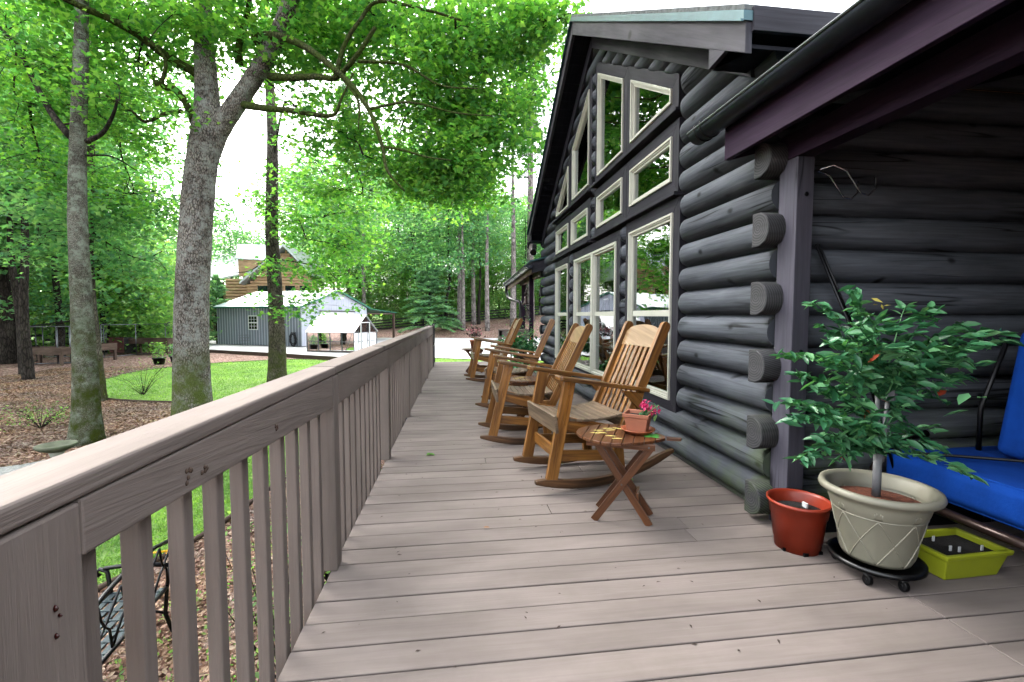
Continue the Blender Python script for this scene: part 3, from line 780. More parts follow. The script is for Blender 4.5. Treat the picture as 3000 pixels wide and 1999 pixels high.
# bell on a bracket hanging at the far porch post
bl=thing('porch_bell','dark cast bell on a wall bracket hanging from the far porch post','bell',(1.84,10.9,1.35))
b=MB();b.box(-.01,.02,-.22,-.19,-.02,.4) if False else None
b=MB();b.tube([(0,-.22,-.12),(-.16,-.24,.08)],.012,6);b.tube([(-.2,-.24,.08),(.0,-.22,.08)],.012,6);b.build('bracket',M['black'],bl)
b=MB();b.lathe([(.0,.16),(.03,.16),(.045,.10),(.055,.02),(.09,-.03),(.08,-.035),(.0,-.03)],(-.13,-.24,.14),16);b.build('bell_body',M['brownmetal'],bl)
b=MB();b.tube([(-.13,-.24,.3),(-.13,-.24,.42),(-.1,-.24,.5)],.014,6);b.lathe([(0,.03),(.04,.02),(.04,-.02),(0,-.03)],(-.13,-.24,.36),10);b.build('yoke',M['brownmetal'],bl)
# ---------------------------------------------------------------- rocking chairs
def board(b,pts,w,t,side):
    pass
def make_rocker():
    """local frame: +x backwards (towards the back of the chair), y across, origin at the front rocker tips' mid point on the floor"""
    t=thing('rocking_chair','','rocking chair')
    W=.262   # half spacing of the rockers
    # rockers : arc centre above
    R0=1.3;xc=.36
    def arc(x): return R0-math.sqrt(R0*R0-(x-xc)**2)
    for s in (-1,1):
        b=MB();n=16;top=[];bot=[]
        for i in range(n+1):
            x=-.01+1.06*i/n;z=arc(x);k=min(1,min(i,n-i)/1.5)
            bot.append((x,s*W-.019,z+.001));top.append((x,s*W-.019,z+.026+.034*k))
        # straps as quads
        for i in range(n):
            q=[bot[i],bot[i+1],top[i+1],top[i]]
        poly=bot+top[::-1]
        bi=len(b.v);m=len(poly)
        for p in poly:b.v.append(Vector(p))
        for p in poly:b.v.append(Vector((p[0],p[1]+.038,p[2])))
        ou=rnd.uniform(0,50)
        for i in range(n):
            a,c=i,i+1;d,e=m-1-i,m-2-i
            uu=[(ou+i*.07,0),(ou+i*.07+.07,0),(ou+i*.07+.07,.06),(ou+i*.07,.06)]
            b.face((bi+a,bi+c,bi+e,bi+d),uu);b.face((bi+m+d,bi+m+e,bi+m+c,bi+m+a),uu[::-1])
        for i in range(m):
            j=(i+1)%m;b.face((bi+j,bi+i,bi+m+i,bi+m+j),[(ou+i*.07,.1),(ou+i*.07+.07,.1),(ou+i*.07+.07,.14),(ou+i*.07,.14)])
        b.build('rocker',M['rocker'],t,bevel=.005)
    # front legs: lean back
    for s in (-1,1):
        b=MB();b.beam((.105,s*(W+.0),arc(.1)+.05),(.225,s*(W+.0),.742),.036,.082,up=(1,0,0));b.build('front_leg',M['chair'],t,bevel=.004)
    # rear legs
    for s in (-1,1):
        b=MB();b.beam((.62,s*W,arc(.6)+.05),(.585,s*W,.42),.036,.075,up=(1,0,0));b.build('rear_leg',M['chair'],t,bevel=.004)
    # stretchers
    for s in (-1,1):
        b=MB();b.beam((.17,s*(W-.036),.225),(.61,s*(W-.036),.20),.02,.075);b.build('stretcher',M['chair'],t,bevel=.003)
        b=MB();b.beam((.17,s*(W-.036),.455),(.66,s*(W-.036),.345),.022,.10);b.build('seat_rail',M['chair'],t,bevel=.003)
    b=MB();b.beam((.165,-W+.019,.235),(.165,W-.019,.235),.02,.085);b.build('front_stretcher',M['chair'],t,bevel=.003)
    b=MB();b.beam((.125,-W-.03,.455),(.125,W+.03,.455),.022,.12,up=(-.15,0,1));b.build('apron',M['chairseat'],t,bevel=.003)
    b=MB();b.beam((.6,-W+.019,.22),(.6,W-.019,.22),.02,.07);b.build('rear_stretcher',M['chair'],t,bevel=.003)
    # seat slats (one part: the slatted seat), dished, wrapping over the front
    b=MB();n=10
    def sz(x): return .515-.30*(x-.1)+.5*(x-.1)**2
    for i in range(n):
        x=.135+i*.052;z=sz(x);zz=sz(x+.048)
        b.prism([(x,-W+.02,z),(x+.048,-W+.02,zz),(x+.048,-W+.02,zz-.018),(x,-W+.02,z-.018)],(0,2*W-.04,0))
    b.build('seat',M['chairseat'],t,bevel=.003)
    # arms
    for s in (-1,1):
        b=MB();y=s*(W+.045)
        pl=[(.12,-.048),(.14,-.062),(.30,-.058),(.80,-.035),(.80,.035),(.30,.05),(.14,.055),(.12,.04)]
        b.prism([(p[0],y+p[1]*s,.760-.155*(p[0]-.12)) for p in pl][::s],(0,0,.028));b.build('armrest',M['chair'],t,bevel=.006)
        b=MB();b.prism([(.60,s*(W+.012),.672),(.775,s*(W+.012),.648),(.745,s*(W+.012),.53)],(0,s*.03,0));b.build('arm_bracket',M['chair'],t,bevel=.002)
    # back: two posts, crest, bottom rail, seven slats.  back plane runs from (.60,.33) to (.935,1.135)
    A=Vector((.625,0,.33));B=Vector((.975,0,1.14));d=(B-A).normalized();nrm=Vector((-d.z,0,d.x))
    L=(B-A).length
    for s in (-1,1):
        b=MB();y=s*(W-.012)
        # rounded top post (outline in the back's side plane)
        hw=.036;poly=[]
        w2=nrm*hw
        poly=[A+w2,A-w2,B-d*.03-w2]+[B-d*.03-w2*math.cos(a)+d*(.036*math.sin(a)) for a in [math.pi*k/8 for k in range(1,8)]]+[B-d*.03+w2]
        b.prism([(p.x,y-s*.018,p.z) for p in poly][::-1] if s>0 else [(p.x,y-s*.018,p.z) for p in poly],(0,s*.036,0));b.build('back_post',M['chair'],t,bevel=.004)
    iw=W-.032
    b=MB();c0=A+d*(L-.20);poly=[]
    F=nrm*.008
    n=12;pp=[]
    for k in range(n+1):
        u=-1+2*k/n;pp.append((u*iw,.115+.065*math.sqrt(max(0,1-u*u))))
    poly=[(-iw,0)]+pp+[(iw,0)]
    P=[c0+d*p[1]+Vector((0,p[0],0))-F for p in poly]
    b.prism(P,F*2);b.build('crest',M['chaircrest'],t,bevel=.003)
    b=MB();c=A+d*.11;b.beam(c+Vector((0,-iw,0)),c+Vector((0,iw,0)),.022,.085,up=d);b.build('back_rail',M['chairseat'],t,bevel=.003)
    ns=7
    for k in range(ns):
        y=-iw+iw*2*(k+.5)/ns;p=A+d*.15;q=A+d*(L-.195)
        sl=MB();sag=nrm*.012;ph=(p+q)/2-sag
        sl.beam(p+Vector((0,y,0)),q+Vector((0,y,0)),.036,.014,up=nrm);sl.build('slat',M['chair'],t,bevel=.002)
    return t
ch=make_rocker()
CH=[(.505,3.20,.15,.01,'nearest varnished wooden rocking chair behind the leaf shaped side table'),
    (.25,4.40,-.02,.045,'second rocking chair from the camera with pale crest board'),
    (.335,6.03,-.20,0,'third rocking chair from the camera seen edge on against the wall'),
    (.21,8.30,.04,.02,'farthest rocking chair at the far end of the deck')]
for i,(x,y,a,p,l) in enumerate(CH):
    o=ch if i==0 else copy_tree(ch)
    o.location=(x,y,.004+.012*(p>0));o.rotation_euler=(0,p,a);o['label']=l;o['group']='wooden rocking chairs in a row on the deck'
# ---------------------------------------------------------------- leaf shaped folding side tables
def make_table():
    """local: x = long axis (stem at +x), origin floor centre, height .50"""
    t=thing('side_table','','side table');H=.50
    # leaf outline
    def half(u): return .235*math.sin(math.pi*min(1,max(0,u))**.80)**.75 if 0<u<1 else 0
    b=MB();n=9;Lx=.54
    for i in range(n):
        u0=i/n;u1=(i+1)/n-.008
        pts=[];K=5
        for k in range(K+1):
            u=u0+(u1-u0)*k/K;pts.append((-.28+Lx*u,half(u*.98+.01)+.0015))
        poly=[(x,-y) for x,y in pts]+[(x,y) for x,y in pts[::-1]]
        b.prism([(x,y,H-.016) for x,y in poly],(0,0,.016))
    b.prism([(.262,-.02,H-.016),(.345,-.012,H-.016),(.35,.012,H-.016),(.262,.02,H-.016)],(0,0,.016))
    top=b.build('table_top',M['tablewood'],t,bevel=.002)
    for s in (-1,1):
        b=MB();b.beam((-.20,s*.125,H-.036),(.20,s*.125,H-.036),.02,.036);b.build('top_rail',M['tablewood'],t,bevel=.003)
    # X legs in the x-z plane, one pair each side
    for s in (-1,1):
        b=MB();b.beam((-.155,s*.10,.0),(.175,s*.10,H-.045),.018,.042,up=(1,0,0));b.build('leg',M['tablewood'],t,bevel=.002)
        b=MB();b.beam((.175,s*.078,.0),(-.155,s*.078,H-.03),.018,.042,up=(1,0,0));b.build('leg',M['tablewood'],t,bevel=.002)
    b=MB();b.beam((.10,-.068,.14),(.10,.068,.14),.018,.07);b.build('brace',M['tablewood'],t,bevel=.002)
    b=MB()
    for s in (-1,1):
        for p in ((.165,H-.036),(.01,H/2-.02)): b.tube([(p[0],s*.137 if p[0]>.1 else s*.112,p[1]),(p[0],s*.105,p[1])],.006,8)
    b.build('bolt',M['galv'],t)
    # painted clover at the stem end, pale leaf marks elsewhere
    b=MB()
    for a in range(4):
        an=R(45+90*a);cx,cy=.175+.03*math.cos(an),.03*math.sin(an)
        P=[(cx+.024*math.cos(q),cy+.024*math.sin(q),H+.0015) for q in [2*math.pi*k/10 for k in range(10)]];bi=len(b.v);b.v+=[Vector(p) for p in P];b.face(range(bi,bi+10),[(0,0)]*10)
    b.quad((.11,-.006,H+.001),(.175,-.006,H+.001),(.175,.006,H+.001),(.11,.006,H+.001));b.build('painted_clover',M['greenpaint'],top)
    b=MB();rr=random.Random(2)
    for (cx,cy,an) in ((-.15,.03,.2),(-.12,-.02,-.3),(-.08,.06,.5),(-.06,-.08,0),(-.02,-.13,.2),(-.16,-.04,.1),(-.04,.12,-.4),(-.1,.1,.3)):
        P=[(cx+(.035*math.cos(q))*math.cos(an)-.009*math.sin(q)*math.sin(an),cy+.035*math.cos(q)*math.sin(an)+.009*math.sin(q)*math.cos(an),H+.0015) for q in [2*math.pi*k/8 for k in range(8)]]
        bi=len(b.v);b.v+=[Vector(p) for p in P];b.face(range(bi,bi+8),[(0,0)]*8)
    b.build('painted_marks',M['yellowpaint'],top)
    return t
tb=make_table()
TB=[(.985,2.55,-.45,'leaf shaped folding wooden table holding the square terracotta pot'),
    (.82,4.93,-.05,'leaf shaped folding table with nothing on it between two rocking chairs'),
    (.42,9.55,.1,'small folding table with the flower pot beyond the farthest rocking chair')]
for i,(x,y,a,l) in enumerate(TB):
    o=tb if i==0 else copy_tree(tb);o.location=(x,y,.002);o.scale=(.95,.95,1);o.rotation_euler=(0,0,a);o['label']=l;o['group']='folding side tables on the deck'
# ---------------------------------------------------------------- leaf cloud meshes
def leaves(name,pts,size,mat,parent=None,shape='leaf',up=.6,seed=1,dirs=None,vary=.35,normal_tilt=.9):
    """pts Nx3 centres; each becomes a small folded leaf of 6 verts / 4 faces or a quad"""
    rg=np.random.default_rng(seed);pts=np.asarray(pts,float).reshape(-1,3);n=len(pts)
    nr=rg.normal(0,1,(n,3))*normal_tilt;nr[:,2]=np.abs(nr[:,2])+up;nr/=np.linalg.norm(nr,axis=1)[:,None]
    if dirs is None:
        t=rg.normal(0,1,(n,3))
    else: t=np.asarray(dirs)+rg.normal(0,.15,(n,3))
    t-=nr*(t*nr).sum(1)[:,None];t/=np.linalg.norm(t,axis=1)[:,None]+1e-9
    s=np.cross(nr,t);sz=size*(1+rg.uniform(-vary,vary,n))[:,None]
    if shape=='quad':
        tmpl=[(-.5,0,0),(0,-.33,.06),(.5,0,0),(0,.33,.06)];faces=[(0,1,2,3)]
    elif shape=='leaf':
        tmpl=[(-.5,0,0),(-.12,-.26,.05),(.25,-.19,.04),(.5,0,-.05),(.25,.19,.04),(-.12,.26,.05)];faces=[(0,1,2,3),(0,3,4,5)]
    elif shape=='maple':
        tmpl=[(-.45,0,0),(-.2,-.2,.0),(-.15,-.5,-.08),(.1,-.22,.03),(.5,-.0,-.06),(.1,.22,.03),(-.15,.5,-.08),(-.2,.2,0)];faces=[(0,1,3,4),(0,4,5,7),(1,2,3),(5,6,7)]
    elif shape=='needle':
        tmpl=[(-.5,0,0),(0,-.10,.02),(.5,0,0),(0,.10,.02)];faces=[(0,1,2,3)]
    elif shape=='slim':
        tmpl=[(-.5,0,0),(-.15,-.19,.05),(.2,-.14,.03),(.5,0,-.08),(.2,.14,.03),(-.15,.19,.05)];faces=[(0,1,2,3),(0,3,4,5)]
    elif shape=='long':
        tmpl=[(-.5,0,0),(-.1,-.17,.05),(.5,0,-.06),(-.1,.17,.05)];faces=[(0,1,2),(0,2,3)]
    k=len(tmpl);V=np.empty((n,k,3))
    for i,(a,b_,c) in enumerate(tmpl): V[:,i,:]=pts+sz*(t*a+s*b_+nr*c)
    base=(np.arange(n)*k)[:,None]
    loops=[];starts=[];tot=[]
    F=[f for f in faces];per=sum(len(f) for f in F)
    flat=np.concatenate([np.array(f) for f in F])
    li=(base+flat[None,:]).reshape(-1)
    cnt=np.array([len(f) for f in F]);st=np.concatenate([[0],np.cumsum(cnt)[:-1]])
    ls=(np.arange(n)[:,None]*per+st[None,:]).reshape(-1)
    me=bpy.data.meshes.new(name);me.vertices.add(n*k);me.vertices.foreach_set('co',V.reshape(-1))
    me.loops.add(len(li));me.loops.foreach_set('vertex_index',li.astype(np.int32))
    me.polygons.add(len(ls));me.polygons.foreach_set('loop_start',ls.astype(np.int32))
    me.polygons.foreach_set('loop_total',np.tile(cnt,n).astype(np.int32))
    me.update(calc_edges=True);me.validate();me.materials.append(mat)
    o=bpy.data.objects.new(name,me);COL.objects.link(o)
    if parent is not None:o.parent=parent
    return o
# ---------------------------------------------------------------- pots and plants on the deck
def flowerpot():
    t=thing('flower_pot','square terracotta pot with magenta snapdragon on a round saucer on the nearest table','flower pot',(1.085,2.555,.5035),-.62)
    b=MB();b.lathe([(0,.0),(.07,.0),(.095,.02),(.10,.026),(.092,.026),(.066,.008),(0,.008)],(0,0,0),32);b.build('saucer',M['terracottadark'],t)
    b=MB()
    def sq(r,z): return [(-r,-r,z),(r,-r,z),(r,r,z),(-r,r,z)]
    prof=[(.052,.009),(.068,.10),(.075,.10),(.077,.122),(.069,.122),(.066,.10),(.05,.02)]
    bi=len(b.v)
    for r,z in prof:b.v+=[Vector(p) for p in sq(r,z)]
    for i in range(len(prof)-1):
        for k in range(4): b.face((bi+i*4+k,bi+i*4+(k+1)%4,bi+i*4+4+(k+1)%4,bi+i*4+4+k),[(0,0)]*4)
    b.face((bi+3,bi+2,bi+1,bi),[(0,0)]*4);b.build('pot',M['terracotta'],t,bevel=.004)
    b=MB();b.box(-.066,.066,-.066,.066,.09,.10);b.build('soil',M['soil'],t)
    r=random.Random(4);st=MB();P=[];Fp=[]
    for k in range(5):
        a=r.uniform(-.6,1.2);l=r.uniform(.05,.09);p0=Vector((.01*k,0,.10));p1=p0+Vector((math.cos(a)*l*.8,math.sin(a)*l*.5,.05));p2=p1+Vector((.03,0,.02))
        st.tube([p0,p1,p2],.0025,5)
        for q in range(14): P.append(p0.lerp(p2,r.random())+Vector((r.gauss(0,.008),r.gauss(0,.008),r.gauss(0,.008))))
    for (fx_,fz) in ((.03,.175),(.045,.165),(.075,.155),(.09,.14)):
        for q in range(22): Fp.append(Vector((fx_,0,fz))+Vector((r.gauss(0,.011),r.gauss(0,.011),r.gauss(0,.012))))
    st.build('stem',M['potleaf'],t)
    leaves('leaves',P,.032,M['potleaf'],t,'long',seed=3);leaves('flowers',Fp,.022,M['petal'],t,'leaf',seed=5,up=0)
    leaves('drooping_leaf',[(.10,.0,.10)],.06,M['leafC'],t,'leaf',seed=8,dirs=[(.5,0,-1)])
flowerpot()
# small pot with pink flowers on the far table
t=thing('flower_pot','small red pot with pink and white flowers on the farthest side table','flower pot',(.44,9.55,.5035),0)
b=MB();b.lathe([(0,0),(.07,0),(.095,.15),(.105,.15),(.105,.18),(.09,.18),(.085,.14),(0,.14)],(0,0,0),24);b.build('pot',M['terracottadark'],t)
r=random.Random(9)
leaves('leaves',[(r.gauss(0,.07),r.gauss(0,.07),.25+abs(r.gauss(0,.08))) for q in range(160)],.05,plain('dark_maroon_leaves',(.05,.03,.02),.6),t,'leaf',seed=11)
leaves('flowers',[(r.gauss(0,.08),r.gauss(0,.08),.36+r.gauss(0,.06)) for q in range(70)],.05,M['pinkpetal'],t,'leaf',seed=12,up=0)
# tall wooden planter with foliage behind the third chair
t=thing('flower_planter','wooden planter box full of green foliage with orange flowers by the far house corner','planter',(1.38,8.9,0))
b=MB();b.lathe([(.14,.0),(.19,.36),(.205,.36),(.205,.42),(.18,.42),(.17,.36),(0,.36)],(0,0,0),20);b.build('planter_box',M['oldwood'],t)
P=[(r.gauss(-.12,.20),r.gauss(-.1,.22),.50+abs(r.gauss(0,.13))) for q in range(500)];leaves('foliage',P,.11,M['potleaf'],t,'leaf',seed=13)
P=[(r.gauss(.08,.14),r.gauss(0,.2),.55+abs(r.gauss(0,.24))) for q in range(500)];leaves('tall_foliage',P,.05,M['leafB'],t,'long',seed=14)
leaves('flowers',[(r.gauss(-.12,.2),r.gauss(-.15,.2),.68+r.gauss(0,.08)) for q in range(16)],.05,M['orangepetal'],t,'leaf',seed=15,up=0)
t=thing('potted_plant','dark green broad leaved plant in a low pot behind the second and third chairs','potted plant',(1.05,7.3,0))
b=MB();b.lathe([(0,0),(.12,0),(.16,.2),(.17,.22),(.15,.22),(.14,.18),(0,.18)],(0,0,0),20);b.build('pot',M['terracottadark'],t)
leaves('foliage',[(r.gauss(0,.13),r.gauss(0,.13),.26+abs(r.gauss(0,.09))) for q in range(200)],.11,M['potleaf'],t,'leaf',seed=16)
# red plastic pot
t=thing('plastic_pot','round red plastic nursery pot of black soil at the foot of the porch post','plant pot',(1.765,2.095,.002))
b=MB();b.lathe([(0,0),(.105,0),(.108,.05),(.112,.052),(.125,.17),(.130,.175),(.138,.232),(.146,.236),(.148,.25),(.14,.252),(.134,.235),(.120,.17),(.118,.20),(0,.20)][:12],(0,0,0),48)
b.build('pot',M['redplastic'],t)
b=MB();b.lathe([(.124,.19),(.08,.205),(.03,.21),(0,.215)],(0,0,0),24);b.build('soil',M['soil'],t)
b=MB();
for a in (200,250,300): b.box(.101*math.cos(R(a))-.012,.101*math.cos(R(a))+.012,.106*math.sin(R(a))-.006,.106*math.sin(R(a))+.004,.0,.016)
b.build('drain_hole',M['black'],t)
b=MB();b.box(.02,.03,-.03,.0,.205,.235);b.build('plant_label',M['whitemark'],t)
# big beige pot on its dolly
t=thing('plant_dolly','black round plant dolly on casters under the big beige pot','plant dolly',(1.945,1.83,0))
t.scale=(.82,.82,1)
b=MB();b.lathe([(.12,.062),(.215,.062),(.225,.068),(.225,.085),(.205,.085),(.20,.074),(.12,.074),(.12,.062)],(0,0,0),40)
for a in range(0,360,60): b.beam((0,0,.068),(.13*math.cos(R(a)),.13*math.sin(R(a)),.068),.02,.012)
b.build('dolly_ring',M['blackplastic'],t)
for a in (215,265,335,60,125):
    c=(.185*math.cos(R(a)),.185*math.sin(R(a)))
    b=MB();b.tube([(c[0]-.012,c[1],.026),(c[0]+.012,c[1],.026)],.024,16);b.tube([(c[0]-.016,c[1],.026),(c[0]+.016,c[1],.026)],.009,10)
    w_=b.build('caster',M['blackplastic'],t,bevel=.002);b=MB();b.box(c[0]-.02,c[0]+.02,c[1]-.012,c[1]+.012,.048,.064);b.build('fork',M['galv'],w_,bevel=.002)
t=thing('beige_planter','big beige resin pot with raised lattice pattern holding the bushy plant','planter pot',(1.945,1.83,.086))
t.scale=(.87,.87,.90)
prof=[(0,0),(.15,0),(.158,.02),(.20,.24),(.212,.262),(.222,.30),(.225,.325),(.262,.335),(.268,.35),(.262,.368),(.245,.372),(.222,.355),(.21,.30),(.195,.27),(0,.27)]
b=MB();b.lathe(prof[:13],(0,0,0),64);b.build('pot',M['beige'],t)
b=MB()
def pr(z): return float(np.interp(z,[0,.02,.24,.30],[.15,.158,.20,.222]))+.001
nd=8
for k in range(nd):
    for s in (-1,1):
        pts=[]
        for q in range(13):
            z=.005+.235*q/12;a=2*math.pi*(k+s*q/12*1.0)/nd;pts.append((pr(z)*math.cos(a),pr(z)*math.sin(a),z))
        b.tube(pts,.0035,6)
b.lathe([(pr(.243)-.001,.238),(pr(.243)+.005,.243),(pr(.243)-.001,.248)],(0,0,0),64)
for k in range(nd):
    for q in range(-2,3):
        a=2*math.pi*(k+.0)/nd+q*.035;b.tube([(pr(.25)*math.cos(a),pr(.25)*math.sin(a),.25),((pr(.27)+.004)*math.cos(a*1),(pr(.27)+.004)*math.sin(a),.283+.006*(2-abs(q)))],.0035,6)
b.build('raised_lattice',M['beige'],t)
b=MB();b.lathe([(.21,.285),(.12,.30),(.05,.31),(0,.312)],(0,0,0),32);b.build('bark_mulch',M['bark_mulch'],t)
# the bushy plant
t=thing('bushy_plant','bushy green plant with arching leafy stems and grey support pipe in the beige pot','plant',(1.945,1.83,.365))
b=MB();b.tube([(-.01,0,-.02),(-.01,0,.20)],.017,14);b.build('support_pipe',M['pvc'],t)
b=MB();b.tube([(-.012,0,.19),(-.02,0,.35),(-.018,.01,.50)],[.012,.010,.009],8);b.tube([(.012,0,.16),(.03,.01,.30),(.028,.0,.46)],[.009,.009,.008],8);b.build('trunk',M['pvc'],t)
def stemmy(root,tips,rs,lsize,mat,seed,dens=75,name='stem'):
    sb=MB();P=[];D=[];r=random.Random(seed)
    for (a,c) in tips:
        a=Vector(a);c=Vector(c);m=(a+c)/2+Vector((0,0,.05+.1*(c-a).length));pts=[]
        for i in range(9):
            k=i/8;pts.append(a*(1-k)**2+m*(2*k*(1-k))+c*k*k+Vector((r.gauss(0,.006),r.gauss(0,.006),r.gauss(0,.006))))
        sb.tube(pts,[.0045-.003*i/8 for i in range(9)],5)
        n=int(dens*(c-a).length)+4
        for q in range(n):
            k=r.uniform(.12,1.0);i=min(7,int(k*8));p=pts[i].lerp(pts[i+1],k*8-i);d=(pts[i+1]-pts[i]).normalized()
            sd=d.cross(Vector((0,0,1))).normalized()*(1 if q%2 else -1);l=(sd*1.0+d*.7+Vector((0,0,r.uniform(-.6,.35)))).normalized()
            P.append(p+l*lsize*.5);D.append(l)
    sb.build(name,M['potleaf'],root);return P,D
def cp(px,py,Y): 
    p=ony(px,py,Y);return (p.x-1.945,p.y-1.83,p.z-.365)
tips=[]
C0=(-.015,0,.30);C1=(-.01,0,.46);C2=(.0,0,.20)
for px,py,Y in ((2300,1045,1.75),(2390,880,1.85),(2400,960,1.95),(2500,850,1.9),(2500,870,2.0),(2560,930,1.75),(2650,905,1.9),(2740,900,1.85),(2830,950,1.9),(2930,965,1.8),(2955,1000,1.9),(2870,1060,1.75),(2830,1100,1.85),(2700,1130,1.75),(2460,1100,1.75),(2380,1130,1.8),(2330,1090,1.9),(2600,1010,1.65),(2450,1000,1.7),(2520,960,1.65),(2680,1010,1.7),(2760,1010,1.75),(2800,1060,1.8),(2420,1050,1.65),(2870,1010,1.7),(2720,1060,1.65)): tips.append((C1 if py<1080 else C0,cp(px,py,Y)))
for px,py,Y in ((2275,1175,1.8),(2310,1230,1.75),(2330,1350,1.75),(2400,1230,1.7),(2380,1290,1.8),(2480,1260,1.7),(2540,1240,1.7),(2460,1350,1.75),(2520,1300,1.7),(2740,1250,1.8),(2780,1320,1.75),(2860,1400,1.65),(2650,1230,1.8),(2350,1180,1.9),(2430,1200,1.9)): tips.append((C2,cp(px,py,Y)))
P,D=stemmy(t,tips,1,.06,M['potleaf'],21,dens=88)
r=random.Random(77)
for q in range(60): P.append(Vector((r.gauss(0,.13),r.gauss(0,.11),.50+r.gauss(0,.06))));D.append(Vector((r.gauss(0,1),r.gauss(0,1),r.gauss(0,.4))))
leaves('leaves',P,.072,M['potleaf'],t,'slim',seed=22,dirs=D,up=.5,normal_tilt=.6)
leaves('dead_leaves',[cp(2580,1030,1.72),cp(2560,1050,1.72),cp(2590,1175,1.8),cp(2540,1215,1.8),cp(2470,1345,1.78),cp(2760,1150,1.9)],.055,plain('rust_dead_leaves',(.35,.05,.012),.7),t,'leaf',seed=25)
leaves('yellow_shoots',[cp(2570,880,1.75),cp(2585,900,1.75),cp(2600,895,1.75),cp(2565,893,1.75)],.035,plain('yellow_shoots',(.4,.34,.06),.6),t,'long',seed=26)
# lime planter
t=thing('lime_planter','rectangular lime yellow plastic planter tray of dark soil beside the beige pot','planter tray',(2.335,1.815,.003),.03)
b=MB();prof=[(.145,.085,0),(.17,.108,.105),(.18,.118,.105),(.184,.122,.128),(.160,.100,.128),(.158,.098,.10)]
bi=len(b.v)
for rx,ry,z in prof:b.v+=[Vector((sx*rx,sy*ry,z)) for sx,sy in ((-1,-1),(1,-1),(1,1),(-1,1))]
for i in range(len(prof)-1):
    for k in range(4): b.face((bi+i*4+k,bi+i*4+(k+1)%4,bi+i*4+4+(k+1)%4,bi+i*4+4+k),[(0,0)]*4)
b.face((bi+3,bi+2,bi+1,bi),[(0,0)]*4);b.build('tray',M['lime'],t,bevel=.006)
b=MB();b.box(-.157,.157,-.097,.097,.085,.10);b.build('soil',M['soil'],t)
for x_,y_ in ((-.05,-.03),(-.02,-.045),(.10,-.05),(-.03,.06)):
    b=MB();b.box(x_,x_+.012,y_,y_+.004,.10,.125);b.build('plant_label',M['whitemark'],t)
# blue cushioned chair
t=thing('cushioned_chair','deep blue cushioned patio chair with curved brown metal arm on the covered porch','patio chair',(2.83,1.75,-.02))
def cushion(b,c,sx,sy,sz,M_=None):
    bm=bmesh.new();bmesh.ops.create_cube(bm,size=1)
    bmesh.ops.subdivide_edges(bm,edges=bm.edges[:],cuts=7,use_grid_fill=True)
    bi=len(b.v)
    for v in bm.verts:
        p=v.co.copy()*2
        e=max(abs(p.x)**6+abs(p.y)**6,1e-9)
        q=Vector((p.x,p.y,p.z));l=(abs(p.x)**5+abs(p.y)**5+abs(p.z)**3)**(1/4.5) if max(abs(p.x),abs(p.y),abs(p.z))>.99 else 1
        q=p/max(l,1);q=Vector((q.x*sx/2,q.y*sy/2,q.z*sz/2))
        if M_: q=M_@q
        b.v.append(q+Vector(c))
    for f in bm.faces: b.face([bi+v.index for v in f.verts],[(0,0)]*len(f.verts),True)
    bm.free()
b=MB();b.box(-.38,.40,-.55,.54,.275,.455);b.build('seat_cushion',M['blue'],t,bevel=.05,seg=5,smooth=True)
b=MB();b.box(-.07,.07,-.5,.32,-.33,.36);b.xf(Matrix.Translation((.17,0,.79))@Matrix.Rotation(R(10),4,'Y'));b.build('back_cushion',M['blue'],t,bevel=.05,seg=5,smooth=True)
b=MB();b.tube([(-.30,.53,.44),(-.20,.60,.50),(-.02,.62,.46)],.0,4) if False else None
arm=[(-.05,.58,.52),(-.22,.58,.50),(-.34,.57,.43),(-.41,.56,.33),(-.42,.55,.26),(-.36,.5,.245)]
b=MB();b.tube([(x,y,z) for x,y,z in arm],.022,10);b.tube([(-.42,.55,.25),(-.43,.0,.245),(-.42,-.62,.24)],.024,10);b.tube([(.3,.58,.25),(.3,-.6,.25)],.024,10);b.build('frame',M['brownmetal'],t)
for x_,y_ in ((-.36,.5),(.3,.5),(-.36,-.58),(.3,-.58)):
    b=MB();b.tube([(x_,y_,0),(x_,y_,.25)],.018,8);b.build('leg',M['brownmetal'],t)
b=MB();b.tube([(-.35,.53,.45),(-.35,-.54,.45)],.007,6);b.tube([(-.35,.53,.28),(-.35,-.54,.28)],.007,6);b.build('piping',M['blue'],t)
b=MB();b.tube([(.13,.44,.40),(.10,.42,.7),(.20,.38,1.10)],.012,8);b.tube([(-.35,.40,.47),(0,.1,.50),(.1,-.5,.54)],.008,6);b.build('strap',M['black'],t)
# hanging shelf behind the plant with an orange cloth
t=thing('wall_shelf','small grey shelf holding an orange cloth on the dark porch wall','shelf',(0,0,0))
b=MB();b.box(2.46,2.66,2.14,2.30,.80,.815);b.build('shelf_board',M['pvc'],t,bevel=.003)
b=MB();b.box(2.50,2.51,2.28,2.38,.70,.80);b.box(2.62,2.63,2.28,2.38,.70,.80);b.build('bracket',M['pvc'],t)
# metal double hook on porch post
t=thing('plant_hook','curved steel double plant hook on the porch post','hook',(0,0,0))
b=MB()
for dy in (0,.09):
    pts=[(1.93,2.33-dy*.2,1.98),(2.0,2.33-dy,2.0),(2.08,2.33-dy,1.975),(2.13,2.33-dy,1.91),(2.17,2.33-dy,1.86),(2.22,2.33-dy,1.85),(2.26,2.33-dy,1.89),(2.255,2.33-dy,1.95)]
    if dy: pts=[(p[0]+.02,p[1],p[2]) for p in pts]
    b.tube(pts,.005,8)
b.build('hook_rod',M['steel'],t)
t=thing('leaning_pole','thin black pole leaning on the dark log wall behind the post','pole')
b=MB();b.tube([(2.02,2.34,1.60),(2.26,2.28,1.02),(2.55,2.2,.02)],.008,8);b.tube([(2.04,2.34,1.60),(2.28,2.28,1.02)],.006,8);b.build('pole_shaft',M['black'],t)
